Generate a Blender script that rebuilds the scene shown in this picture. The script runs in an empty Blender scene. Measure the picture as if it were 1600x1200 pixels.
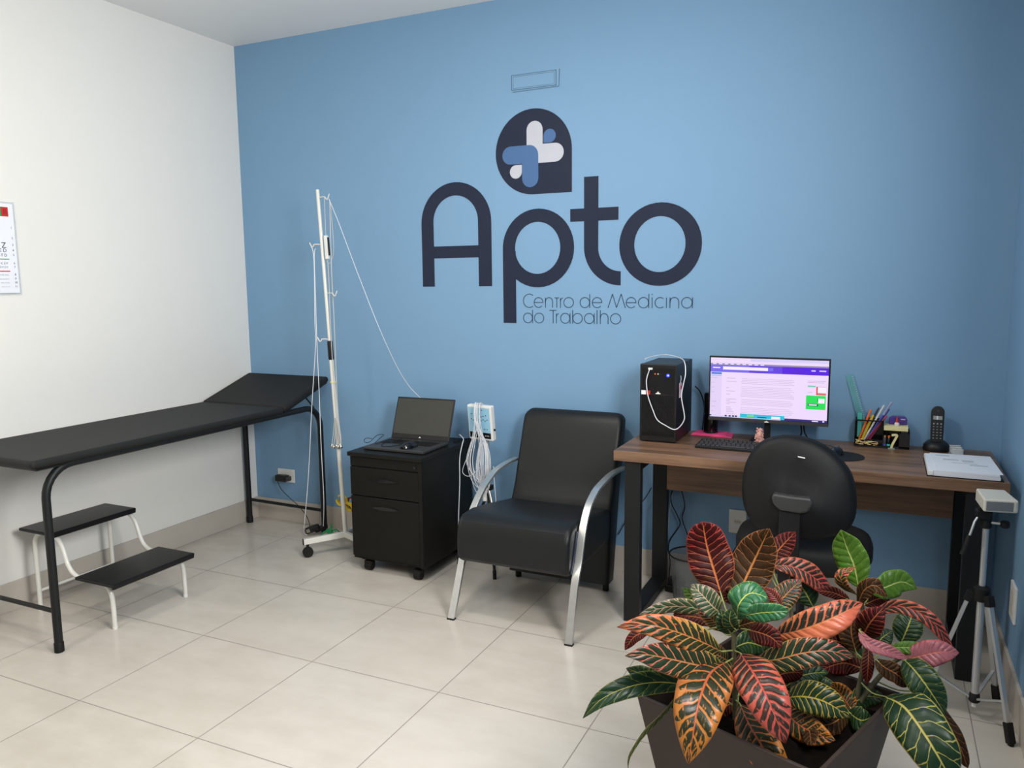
import bpy, math, random
from mathutils import Vector, Matrix
random.seed(7)
PI = math.pi
S = bpy.context.scene

# ------------------------------------------------------------------ camera
cam_d = bpy.data.cameras.new('camera')
cam = bpy.data.objects.new('camera', cam_d)
S.collection.objects.link(cam)
cam_d.sensor_fit = 'HORIZONTAL'; cam_d.sensor_width = 36.0
cam_d.lens = 1234.19 / 1600 * 36
cam_d.clip_start = 0.02; cam_d.clip_end = 50
_r = Vector((0.9054368, 0.42435368, -0.01039994)); _u = Vector((-0.04517119, 0.12068446, 0.99166266)); _f = _r.cross(_u) * -1
M4 = Matrix(((_r.x, _u.x, -_f.x, 3.7223), (_r.y, _u.y, -_f.y, -3.9146), (_r.z, _u.z, -_f.z, 1.5369), (0, 0, 0, 1)))
cam.matrix_world = M4
S.camera = cam

# ------------------------------------------------------------------ world, lights, exposure
w = bpy.data.worlds.new('world'); S.world = w; w.use_nodes = True
w.node_tree.nodes['Background'].inputs[0].default_value = (0.8, 0.9, 1.0, 1)
w.node_tree.nodes['Background'].inputs[1].default_value = 0.3
S.view_settings.view_transform = 'Standard'
S.view_settings.look = 'None'
S.view_settings.exposure = 0.0
S.view_settings.gamma = 1.0
S.view_settings.use_curve_mapping = False

def area(name, loc, aim, size, size_y, watts, col):
    d = bpy.data.lights.new(name, 'AREA'); d.shape = 'RECTANGLE'
    d.size = size; d.size_y = size_y; d.energy = watts; d.color = col
    o = bpy.data.objects.new(name, d); S.collection.objects.link(o)
    o.location = loc
    v = Vector(aim) - Vector(loc)
    o.rotation_euler = v.to_track_quat('-Z', 'Y').to_euler()
    return o
# two ceiling luminaires behind and above the camera, one at the left, daylight through the opening behind
area('ceiling_lamp_middle', (2.2, -1.65, 2.96), (2.2, -1.65, 0), 0.30, 0.30, 24, (1.0, 0.97, 0.92))
area('ceiling_lamp_left', (0.85, -3.3, 2.96), (0.85, -3.3, 0), 0.35, 0.35, 19, (1.0, 0.92, 0.80))
area('side_window_daylight', (4.16, -2.60, 2.00), (0.0, -2.75, 1.95), 0.9, 0.9, 104, (1.0, 0.985, 0.955))

# ------------------------------------------------------------------ node helpers
class X:
    """a small wrapper: write shader maths as ordinary expressions"""
    def __init__(s, t, sock): s.t, s.s = t, sock
    def _m(s, op, *a):
        n = s.t.nodes.new('ShaderNodeMath'); n.operation = op
        for i, q in enumerate((s,) + a):
            if isinstance(q, X): s.t.links.new(q.s, n.inputs[i])
            else: n.inputs[i].default_value = q
        return X(s.t, n.outputs[0])
    def __add__(s, o): return s._m('ADD', o)
    def __sub__(s, o): return s._m('SUBTRACT', o)
    def __mul__(s, o): return s._m('MULTIPLY', o)
    def __truediv__(s, o): return s._m('DIVIDE', o)
    def absv(s): return s._m('ABSOLUTE')
    def fract(s): return s._m('FRACT')
    def maxv(s, o): return s._m('MAXIMUM', o)
    def minv(s, o): return s._m('MINIMUM', o)
    def gt(s, o): return s._m('GREATER_THAN', o)
    def pw(s, o): return s._m('POWER', o)
    def step(s, a, b):
        n = s.t.nodes.new('ShaderNodeMapRange'); n.interpolation_type = 'SMOOTHSTEP'
        s.t.links.new(s.s, n.inputs[0])
        for i, q in ((1, a), (2, b)):
            if isinstance(q, X): s.t.links.new(q.s, n.inputs[i])
            else: n.inputs[i].default_value = q
        return X(s.t, n.outputs[0])

def mix(t, fac, a, b):
    n = t.nodes.new('ShaderNodeMix'); n.data_type = 'RGBA'
    for i, q in ((0, fac), (6, a), (7, b)):
        if isinstance(q, X): t.links.new(q.s, n.inputs[i])
        elif isinstance(q, (int, float)): n.inputs[i].default_value = q
        else: n.inputs[i].default_value = (*q, 1)
    return X(t, n.outputs[2])

def noise(t, vec, scale, detail=3, rough=0.5):
    n = t.nodes.new('ShaderNodeTexNoise'); n.inputs['Scale'].default_value = scale
    n.inputs['Detail'].default_value = detail; n.inputs['Roughness'].default_value = rough
    if vec is not None: t.links.new(vec.s if isinstance(vec, X) else vec, n.inputs['Vector'])
    return X(t, n.outputs[0])

def mapping(t, vec, scale=(1, 1, 1), loc=(0, 0, 0)):
    n = t.nodes.new('ShaderNodeMapping'); n.inputs['Scale'].default_value = scale; n.inputs['Location'].default_value = loc
    t.links.new(vec, n.inputs['Vector']); return n.outputs[0]

def base(name):
    m = bpy.data.materials.new(name); m.use_nodes = True
    t = m.node_tree; b = t.nodes['Principled BSDF']
    return m, t, b

def pos(t): return t.nodes.new('ShaderNodeNewGeometry').outputs['Position']

def mat(name, col, rough=0.5, metal=0.0, var=0.06, vs=12.0, bump=0.0, bs=200.0, coat=0.0, spec=None, alpha=None, trans=0.0):
    m, t, b = base(name)
    p = pos(t)
    n = noise(t, p, vs, 3)
    c2 = tuple(min(1, c * (1 + var * 2)) for c in col); c1 = tuple(c * (1 - var * 2) for c in col)
    t.links.new(mix(t, n, c1, c2).s, b.inputs['Base Color'])
    b.inputs['Roughness'].default_value = rough; b.inputs['Metallic'].default_value = metal
    if coat: b.inputs['Coat Weight'].default_value = coat
    if spec is not None: b.inputs['Specular IOR Level'].default_value = spec
    if trans: b.inputs['Transmission Weight'].default_value = trans
    if alpha is not None: b.inputs['Alpha'].default_value = alpha
    if bump:
        bn = t.nodes.new('ShaderNodeBump'); bn.inputs['Strength'].default_value = bump; bn.inputs['Distance'].default_value = 0.001
        t.links.new(noise(t, p, bs, 2).s, bn.inputs['Height']); t.links.new(bn.outputs[0], b.inputs['Normal'])
    return m

def emit(name, col, strength=1.0):
    m, t, b = base(name)
    b.inputs['Base Color'].default_value = (0.01, 0.01, 0.01, 1)
    b.inputs['Emission Color'].default_value = (*col, 1); b.inputs['Emission Strength'].default_value = strength
    b.inputs['Roughness'].default_value = 0.3
    return m

def srgb(r, g, b):
    return tuple(((c / 255) / 12.92 if c / 255 <= 0.04045 else ((c / 255 + 0.055) / 1.055) ** 2.4) for c in (r, g, b))

# ------------------------------------------------------------------ materials
def wall_paint(name, col, bump=0.15):
    m, t, b = base(name); p = pos(t)
    n1 = noise(t, p, 1.3, 4); n2 = noise(t, p, 9.0, 4)
    f = n1 * 0.6 + n2 * 0.4
    t.links.new(mix(t, f, tuple(c * 0.96 for c in col), tuple(min(1, c * 1.03) for c in col)).s, b.inputs['Base Color'])
    b.inputs['Roughness'].default_value = 0.6
    bn = t.nodes.new('ShaderNodeBump'); bn.inputs['Strength'].default_value = bump; bn.inputs['Distance'].default_value = 0.002
    t.links.new((noise(t, p, 60, 3) + noise(t, p, 6, 2) * 2.0).s, bn.inputs['Height']); t.links.new(bn.outputs[0], b.inputs['Normal'])
    return m
M = {}
M['wall_blue'] = wall_paint('blue_wall_paint', (0.186, 0.345, 0.53))
M['wall_white'] = wall_paint('white_wall_paint', (0.80, 0.785, 0.745), 0.08)
M['ceil'] = wall_paint('ceiling_paint', (0.84, 0.84, 0.83), 0.05)
M['wall_far'] = wall_paint('darkened_beige_paint', (0.38, 0.36, 0.34), 0.05)  # unseen wall behind the camera, toned dark to cut bounced fill light

def floor_mat():
    m, t, b = base('porcelain_tiles'); p = pos(t)
    sx = t.nodes.new('ShaderNodeSeparateXYZ'); t.links.new(p, sx.inputs[0])
    x, y = X(t, sx.outputs[0]), X(t, sx.outputs[1])
    fx = ((x - 1.063) / 0.6 + 20.0).fract(); fy = ((y + 1.4924) / 0.6 + 20.0).fract()
    dx = fx.minv((fx * -1.0) + 1.0); dy = fy.minv((fy * -1.0) + 1.0)
    d = dx.minv(dy)
    g = d.step(0.0046, 0.0022)
    idn = t.nodes.new('ShaderNodeTexWhiteNoise'); idn.noise_dimensions = '2D'
    cb = t.nodes.new('ShaderNodeCombineXYZ')
    t.links.new(((x - 1.063) / 0.6)._m('FLOOR').s, cb.inputs[0]); t.links.new(((y + 1.4924) / 0.6)._m('FLOOR').s, cb.inputs[1])
    t.links.new(cb.outputs[0], idn.inputs['Vector'])
    tone = X(t, idn.outputs['Value'])
    n = noise(t, mapping(t, p, (1.2, 3.0, 1)), 2.2, 5, 0.6)
    n2 = noise(t, p, 9.0, 4, 0.6)
    f = (n * 0.7 + n2 * 0.3).step(0.3, 0.7)
    tile = mix(t, f, (0.52, 0.475, 0.412), (0.61, 0.565, 0.503))
    tile = mix(t, tone * 0.35, tile, (0.58, 0.53, 0.465))
    t.links.new(mix(t, g, tile, (0.27, 0.24, 0.21)).s, b.inputs['Base Color'])
    rr = (g * 0.4) + (n2 * 0.10 + 0.17)
    t.links.new(rr.s, b.inputs['Roughness'])
    bn = t.nodes.new('ShaderNodeBump'); bn.inputs['Strength'].default_value = 0.4; bn.inputs['Distance'].default_value = 0.001
    t.links.new((g * -1.0 + noise(t, p, 3.0, 2) * 0.35).s, bn.inputs['Height']); t.links.new(bn.outputs[0], b.inputs['Normal'])
    return m
M['floor'] = floor_mat()
M['skirt'] = mat('skirting_tile', (0.50, 0.455, 0.40), 0.35, var=0.05, vs=4)

def wood(name, c1, c2, c3, rough=0.38):
    m, t, b = base(name); p = pos(t)
    v = mapping(t, p, (0.9, 22.0, 22.0))
    warp = noise(t, mapping(t, p, (0.7, 3.0, 3.0)), 3.0, 2)
    n = noise(t, v, 1.6, 5, 0.65); n2 = noise(t, mapping(t, p, (2.5, 90.0, 90.0)), 2.0, 3, 0.6)
    a = (n * 0.75 + n2 * 0.25 + (warp - 0.5) * 0.5)
    col = mix(t, a.step(0.32, 0.62), c1, c2)
    col = mix(t, n2.step(0.55, 0.75) * 0.45, col, c3)
    t.links.new(col.s, b.inputs['Base Color']); b.inputs['Roughness'].default_value = rough
    bn = t.nodes.new('ShaderNodeBump'); bn.inputs['Strength'].default_value = 0.15; bn.inputs['Distance'].default_value = 0.0006
    t.links.new(n2.s, bn.inputs['Height']); t.links.new(bn.outputs[0], b.inputs['Normal'])
    return m
M['wood'] = wood('walnut_laminate', (0.095, 0.050, 0.028), (0.235, 0.130, 0.075), (0.055, 0.03, 0.018))
M['blackmetal'] = mat('black_painted_steel', (0.008, 0.009, 0.010), 0.45, 0.0, 0.1, spec=0.3)
M['blackleather'] = mat('black_leatherette', (0.010, 0.011, 0.012), 0.42, spec=0.3, var=0.1, bump=0.35, bs=450)
M['vinyl'] = mat('charcoal_vinyl', (0.015, 0.0152, 0.0150), 0.6, spec=0.2, var=0.08, bump=0.4, bs=300)
M['rubber'] = mat('black_rubber', (0.007, 0.007, 0.007), 0.6, spec=0.3)
M['blacktread'] = mat('ribbed_black_rubber', (0.006, 0.006, 0.007), 0.36, bump=0.5, bs=160, spec=.35)
M['whitemetal'] = mat('white_enamel', (0.72, 0.71, 0.66), 0.35, coat=0.3, var=0.02)
M['chrome'] = mat('brushed_aluminium', (0.62, 0.63, 0.62), 0.34, 0.85, var=0.06, vs=40)
M['alu'] = mat('silver_aluminium', (0.55, 0.56, 0.57), 0.38, 0.7, var=0.04)
M['steel'] = mat('polished_steel', (0.5, 0.48, 0.45), 0.25, 1.0)
M['blackwood'] = mat('black_laminate', (0.007, 0.0068, 0.0055), 0.45, spec=0.2, var=0.12, vs=30, bump=0.2, bs=120)
M['blackplastic'] = mat('black_plastic', (0.009, 0.009, 0.010), 0.42, spec=0.35)
M['darkplastic'] = mat('dark_grey_plastic', (0.035, 0.035, 0.036), 0.42)
M['gloss'] = mat('gloss_black_plastic', (0.006, 0.006, 0.008), 0.12)
M['whiteplastic'] = mat('white_plastic', (0.75, 0.75, 0.73), 0.4, var=0.02)
M['cream'] = mat('cream_plastic', (0.62, 0.60, 0.52), 0.42, var=0.03)
M['cable_white'] = mat('white_cable', (0.70, 0.72, 0.76), 0.45, var=0.02)
M['cable_grey'] = mat('pale_grey_cable', (0.50, 0.50, 0.48), 0.5, var=0.02)
M['navy'] = mat('navy_vinyl', (0.014, 0.020, 0.045), 0.5, var=0.05, spec=0.25)
M['logo_blue'] = mat('blue_vinyl', (0.052, 0.135, 0.31), 0.42, var=0.03)
M['logo_white'] = mat('grey_white_vinyl', (0.50, 0.52, 0.58), 0.42, var=0.02)
M['tagline'] = mat('thin_navy_vinyl', (0.03, 0.075, 0.14), 0.45)
M['patch'] = mat('pencil_outline', (0.075, 0.16, 0.24), 0.7)
M['paper'] = mat('white_paper', (0.80, 0.82, 0.88), 0.65, var=0.015)
M['print'] = mat('printed_ink', (0.03, 0.03, 0.035), 0.6)
M['greyprint'] = mat('grey_print', (0.52, 0.54, 0.60), 0.6)
M['red'] = mat('red_plastic', (0.55, 0.02, 0.02), 0.4)
M['darkred'] = mat('dark_red_plastic', (0.20, 0.012, 0.02), 0.4)
M['yellow'] = mat('yellow_plastic', (0.80, 0.56, 0.02), 0.4)
M['orange'] = mat('orange_plastic', (0.85, 0.16, 0.02), 0.4)
M['green'] = mat('green_plastic', (0.02, 0.30, 0.10), 0.4)
M['teal'] = mat('teal_plastic', (0.08, 0.50, 0.46), 0.4)
M['blueink'] = mat('blue_plastic', (0.05, 0.06, 0.42), 0.35)
M['crimson'] = mat('crimson_plastic', (0.32, 0.02, 0.09), 0.35)
M['purple'] = mat('purple_plastic', (0.06, 0.025, 0.22), 0.35)
M['postit'] = mat('cream_note_paper', (0.72, 0.66, 0.34), 0.6)
M['gold'] = mat('brass_clips', (0.50, 0.36, 0.14), 0.35, 0.5, var=0.3, vs=90)
M['pink'] = mat('pink_cloth', (0.95, 0.08, 0.27), 0.75, var=0.06, bump=0.4, bs=400)
M['pinkstone'] = mat('pink_glitter', (0.72, 0.32, 0.27), 0.35, var=0.35, vs=160)
M['teal_clear'] = mat('translucent_teal_plastic', (0.16, 0.45, 0.50), 0.25, alpha=0.6)
M['clear'] = mat('clear_plastic', (0.75, 0.82, 0.85), 0.12, alpha=0.35)
M['darkclear'] = mat('smoked_acrylic', (0.012, 0.012, 0.013), 0.15, alpha=0.9)
M['panel_blue'] = mat('pale_blue_panel', (0.30, 0.56, 0.74), 0.45, var=0.02)
M['greyface'] = mat('grey_window', (0.17, 0.175, 0.185), 0.25)
M['mesh_grey'] = mat('grey_wire', (0.16, 0.165, 0.17), 0.4, 0.5)
M['bin'] = mat('translucent_grey_plastic', (0.13, 0.14, 0.145), 0.4, alpha=0.6)
M['planter'] = mat('brown_planter', (0.036, 0.024, 0.019), 0.45, spec=0.3, var=0.08, vs=5, bump=0.1, bs=80)
M['soil'] = mat('dark_soil', (0.004, 0.003, 0.002), 0.95, spec=0.05, var=0.3, vs=60, bump=1.0, bs=90)
M['stem'] = mat('woody_stem', (0.085, 0.075, 0.035), 0.6, var=0.3, vs=90, bump=0.6, bs=150)
M['petiole'] = mat('petiole_green', (0.24, 0.26, 0.08), 0.45, var=0.2, vs=60)
M['led_blue'] = emit('blue_led', (0.03, 0.05, 1.0), 3.0)
M['led_white'] = emit('white_led', (0.7, 0.8, 1.0), 2.0)
M['lcd'] = mat('lcd_glass', (0.28, 0.32, 0.30), 0.3)

# ------------------------------------------------------------------ mesh helpers
ORG = {}
def catmull(pts, k=6):
    P = [Vector(p) for p in pts]
    if len(P) < 3: return P
    out = []
    for i in range(len(P) - 1):
        a = P[max(i - 1, 0)]; b = P[i]; c = P[i + 1]; d = P[min(i + 2, len(P) - 1)]
        for j in range(k):
            s = j / k
            out.append(0.5 * ((2 * b) + (c - a) * s + (2 * a - 5 * b + 4 * c - d) * s * s + (3 * b - a - 3 * c + d) * s ** 3))
    out.append(P[-1]); return out

def arc2(cx, cy, r, a0, a1, n=16, ry=None):
    ry = r if ry is None else ry
    return [(cx + r * math.cos(math.radians(a0 + (a1 - a0) * i / n)), cy + ry * math.sin(math.radians(a0 + (a1 - a0) * i / n))) for i in range(n + 1)]

class MB:
    def __init__(s, T=None): s.v = []; s.f = []; s.m = []; s.T = T; s.uv = None
    def add(s, vs, fs, mi=0):
        o = len(s.v)
        for q in vs:
            q = Vector(q)
            s.v.append(s.T @ q if s.T is not None else q)
        for f in fs: s.f.append(tuple(i + o for i in f)); s.m.append(mi)
        return s
    def box(s, x0, x1, y0, y1, z0, z1, mi=0):
        vs = [(x, y, z) for z in (z0, z1) for y in (y0, y1) for x in (x0, x1)]
        return s.add(vs, [(0, 2, 3, 1), (4, 5, 7, 6), (0, 1, 5, 4), (2, 6, 7, 3), (0, 4, 6, 2), (1, 3, 7, 5)], mi)
    def cbox(s, c, d, mi=0):
        return s.box(c[0] - d[0] / 2, c[0] + d[0] / 2, c[1] - d[1] / 2, c[1] + d[1] / 2, c[2] - d[2] / 2, c[2] + d[2] / 2, mi)
    def tube(s, pts, r, n=8, mi=0, k=0, cap=True):
        P = catmull(pts, k) if k else [Vector(p) for p in pts]
        m = len(P)
        R = [r] * m if not isinstance(r, (list, tuple)) else [r[0] + (r[-1] - r[0]) * i / max(1, m - 1) if len(r) == 2 else r[i] for i in range(m)]
        t0 = (P[1] - P[0]).normalized()
        a = t0.orthogonal().normalized()
        vs = []
        for i in range(m):
            t = (P[min(i + 1, m - 1)] - P[max(i - 1, 0)])
            t = t.normalized() if t.length > 1e-9 else t0
            a = (a - t * a.dot(t))
            a = a.normalized() if a.length > 1e-9 else t.orthogonal().normalized()
            b = t.cross(a)
            for j in range(n):
                w_ = 2 * PI * j / n
                vs.append(P[i] + (a * math.cos(w_) + b * math.sin(w_)) * R[i])
        fs = []
        for i in range(m - 1):
            for j in range(n):
                q = (j + 1) % n
                fs.append((i * n + j, i * n + q, (i + 1) * n + q, (i + 1) * n + j))
        if cap:
            fs.append(tuple(range(n - 1, -1, -1))); fs.append(tuple((m - 1) * n + j for j in range(n)))
        return s.add(vs, fs, mi)
    def bar(s, pts, across, half_a, half_b, mi=0, k=0):
        """rectangular section swept along pts; 'across' is the fixed width direction"""
        P = catmull(pts, k) if k else [Vector(p) for p in pts]
        m = len(P); A = Vector(across).normalized(); vs = []
        for i in range(m):
            t = (P[min(i + 1, m - 1)] - P[max(i - 1, 0)]).normalized()
            b = t.cross(A).normalized()
            hb = half_b if not isinstance(half_b, (list, tuple)) else half_b[0] + (half_b[1] - half_b[0]) * i / (m - 1)
            for (u_, v_) in ((-1, -1), (1, -1), (1, 1), (-1, 1)): vs.append(P[i] + A * half_a * u_ + b * hb * v_)
        fs = []
        for i in range(m - 1):
            for j in range(4):
                q = (j + 1) % 4; fs.append((i * 4 + j, i * 4 + q, (i + 1) * 4 + q, (i + 1) * 4 + j))
        fs.append((3, 2, 1, 0)); fs.append(tuple((m - 1) * 4 + j for j in range(4)))
        return s.add(vs, fs, mi)
    def lathe(s, prof, c, n=20, mi=0, axis=None):
        """prof: (radius, height) pairs, turned about the vertical through c"""
        vs = []
        for (r, h) in prof:
            for j in range(n):
                w_ = 2 * PI * j / n; vs.append((c[0] + r * math.cos(w_), c[1] + r * math.sin(w_), c[2] + h))
        fs = []
        for i in range(len(prof) - 1):
            for j in range(n):
                q = (j + 1) % n; fs.append((i * n + j, i * n + q, (i + 1) * n + q, (i + 1) * n + j))
        fs.append(tuple(range(n - 1, -1, -1))); fs.append(tuple((len(prof) - 1) * n + j for j in range(n)))
        return s.add(vs, fs, mi)
    def prism(s, poly, plane, d0, d1, mi=0):
        """closed 2D outline extruded from d0 to d1 along the axis missing from 'plane'"""
        def P3(a, b, d): return {'xz': (a, d, b), 'xy': (a, b, d), 'yz': (d, a, b)}[plane]
        n = len(poly)
        vs = [P3(a, b, d0) for a, b in poly] + [P3(a, b, d1) for a, b in poly]
        fs = [tuple(range(n)), tuple(range(2 * n - 1, n - 1, -1))]
        for i in range(n):
            j = (i + 1) % n; fs.append((i, i + n, j + n, j))
        return s.add(vs, fs, mi)
    def band(s, A, B, plane, d0, d1, mi=0, closed=True):
        """flat band between two equal-length outlines A and B, extruded"""
        def P3(a, b, d): return {'xz': (a, d, b), 'xy': (a, b, d), 'yz': (d, a, b)}[plane]
        n = len(A); vs = []
        for d in (d0, d1):
            vs += [P3(*p, d) for p in A] + [P3(*p, d) for p in B]
        fs = []; m = n if closed else n - 1
        for i in range(m):
            j = (i + 1) % n
            fs += [(i, j, n + j, n + i), (2 * n + i, 3 * n + i, 3 * n + j, 2 * n + j), (i, 2 * n + i, 2 * n + j, j), (n + i, n + j, 3 * n + j, 3 * n + i)]
        if not closed:
            fs += [(0, n, 3 * n, 2 * n), (n - 1, 3 * n - 1, 4 * n - 1, 2 * n - 1)]
        return s.add(vs, fs, mi)
    def build(s, name, mats, parent=None, bevel=0.0, seg=2, sub=0, angle=35, smooth=True):
        me = bpy.data.meshes.new(name)
        o_ = ORG.get(parent.name, Vector((0, 0, 0))) if parent is not None else getattr(s, 'origin', Vector((0, 0, 0)))
        me.from_pydata([tuple(v - o_) for v in s.v], [], s.f)
        if not isinstance(mats, (list, tuple)): mats = [mats]
        for q in mats: me.materials.append(M[q] if isinstance(q, str) else q)
        for p, mi in zip(me.polygons, s.m): p.material_index = mi
        if s.uv is not None:
            ul = me.uv_layers.new(name='UVMap')
            for l in me.loops:
                q = s.uv[l.vertex_index]; ul.data[l.index].uv = q
        me.update()
        if s.uv is None:
            import bmesh
            bm = bmesh.new(); bm.from_mesh(me); bmesh.ops.recalc_face_normals(bm, faces=bm.faces[:]); bm.to_mesh(me); bm.free()
        if smooth:
            me.polygons.foreach_set('use_smooth', [True] * len(me.polygons))
            if not sub: me.set_sharp_from_angle(angle=math.radians(angle))
        o = bpy.data.objects.new(name, me); S.collection.objects.link(o)
        if bevel:
            bv = o.modifiers.new('bevel', 'BEVEL'); bv.width = bevel; bv.segments = seg; bv.limit_method = 'ANGLE'; bv.angle_limit = math.radians(40)
            bv.harden_normals = True
        if sub:
            sd = o.modifiers.new('sub', 'SUBSURF'); sd.levels = sub; sd.render_levels = sub
        if parent is not None:
            o.parent = parent; ORG[o.name] = o_
        elif o_.length: o.location = o_
        return o

def thing(name, label, cat, loc, group=None):
    o = bpy.data.objects.new(name, None); S.collection.objects.link(o)
    o.empty_display_size = 0.05; o.location = loc; ORG[o.name] = Vector(loc)
    o['label'] = label; o['category'] = cat
    if group: o['group'] = group
    return o
def tag(o, label, cat, group=None, kind=None):
    o['label'] = label; o['category'] = cat
    if group: o['group'] = group
    if kind: o['kind'] = kind
    return o
def struct(name, mb, mats, **k):
    o = mb.build(name, mats, **k); o['kind'] = 'structure'; return o
def single(name, label, cat, mb, mats, origin, group=None, **k):
    mb.origin = Vector(origin); o = mb.build(name, mats, **k); return tag(o, label, cat, group)

def rot(deg, axis, about):
    c = Vector(about); return Matrix.Translation(c) @ Matrix.Rotation(math.radians(deg), 4, axis) @ Matrix.Translation(-c)

def text(mb, body, size, at, right, up, mi=0, align='CENTER', lift=0.0):
    """real letters as flat faces, laid on the plane through 'at' spanned by right and up"""
    cu = bpy.data.curves.new('t', 'FONT'); cu.body = body; cu.size = size; cu.align_x = align; cu.resolution_u = 3
    ob = bpy.data.objects.new('t', cu)
    S.collection.objects.link(ob)
    dg = bpy.context.evaluated_depsgraph_get(); me = bpy.data.meshes.new_from_object(ob.evaluated_get(dg))
    R_, U_, A_ = Vector(right), Vector(up), Vector(at); N_ = R_.cross(U_)
    mb.add([A_ + R_ * v.co.x + U_ * v.co.y + N_ * lift for v in me.vertices], [tuple(p.vertices) for p in me.polygons], mi)
    bpy.data.objects.remove(ob); bpy.data.curves.remove(cu); bpy.data.meshes.remove(me)

# ------------------------------------------------------------------ the room
W_, H_, D_ = 4.206, 3.0, -5.6
t_ = 0.12
struct('floor', MB().box(-t_, W_ + t_, D_ - t_, t_, -0.1, 0), 'floor', smooth=False)
struct('ceiling', MB().box(-t_, W_ + t_, D_ - t_, t_, H_, H_ + 0.1), 'ceil', smooth=False)
struct('wall_left', MB().box(-t_, 0, D_ - t_, 0, 0, H_), 'wall_white', smooth=False)
struct('wall_back', MB().box(-t_, W_ + t_, 0, t_, 0, H_), 'wall_blue', smooth=False)
struct('wall_right', MB().box(W_, W_ + t_, D_, 0, 0, H_), 'wall_blue', smooth=False)
struct('wall_front', MB().box(0, W_, D_ - t_, D_, 0, H_), 'wall_far', smooth=False)
struct('baseboard_left', MB().box(0, 0.012, D_, 0, 0, 0.139), 'skirt', bevel=0.002)
struct('baseboard_back', MB().box(0.012, W_ - 0.012, -0.012, 0, 0, 0.139), 'skirt', bevel=0.002)
struct('baseboard_right', MB().box(W_ - 0.012, W_, D_, 0, 0, 0.139), 'skirt', bevel=0.002)
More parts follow.
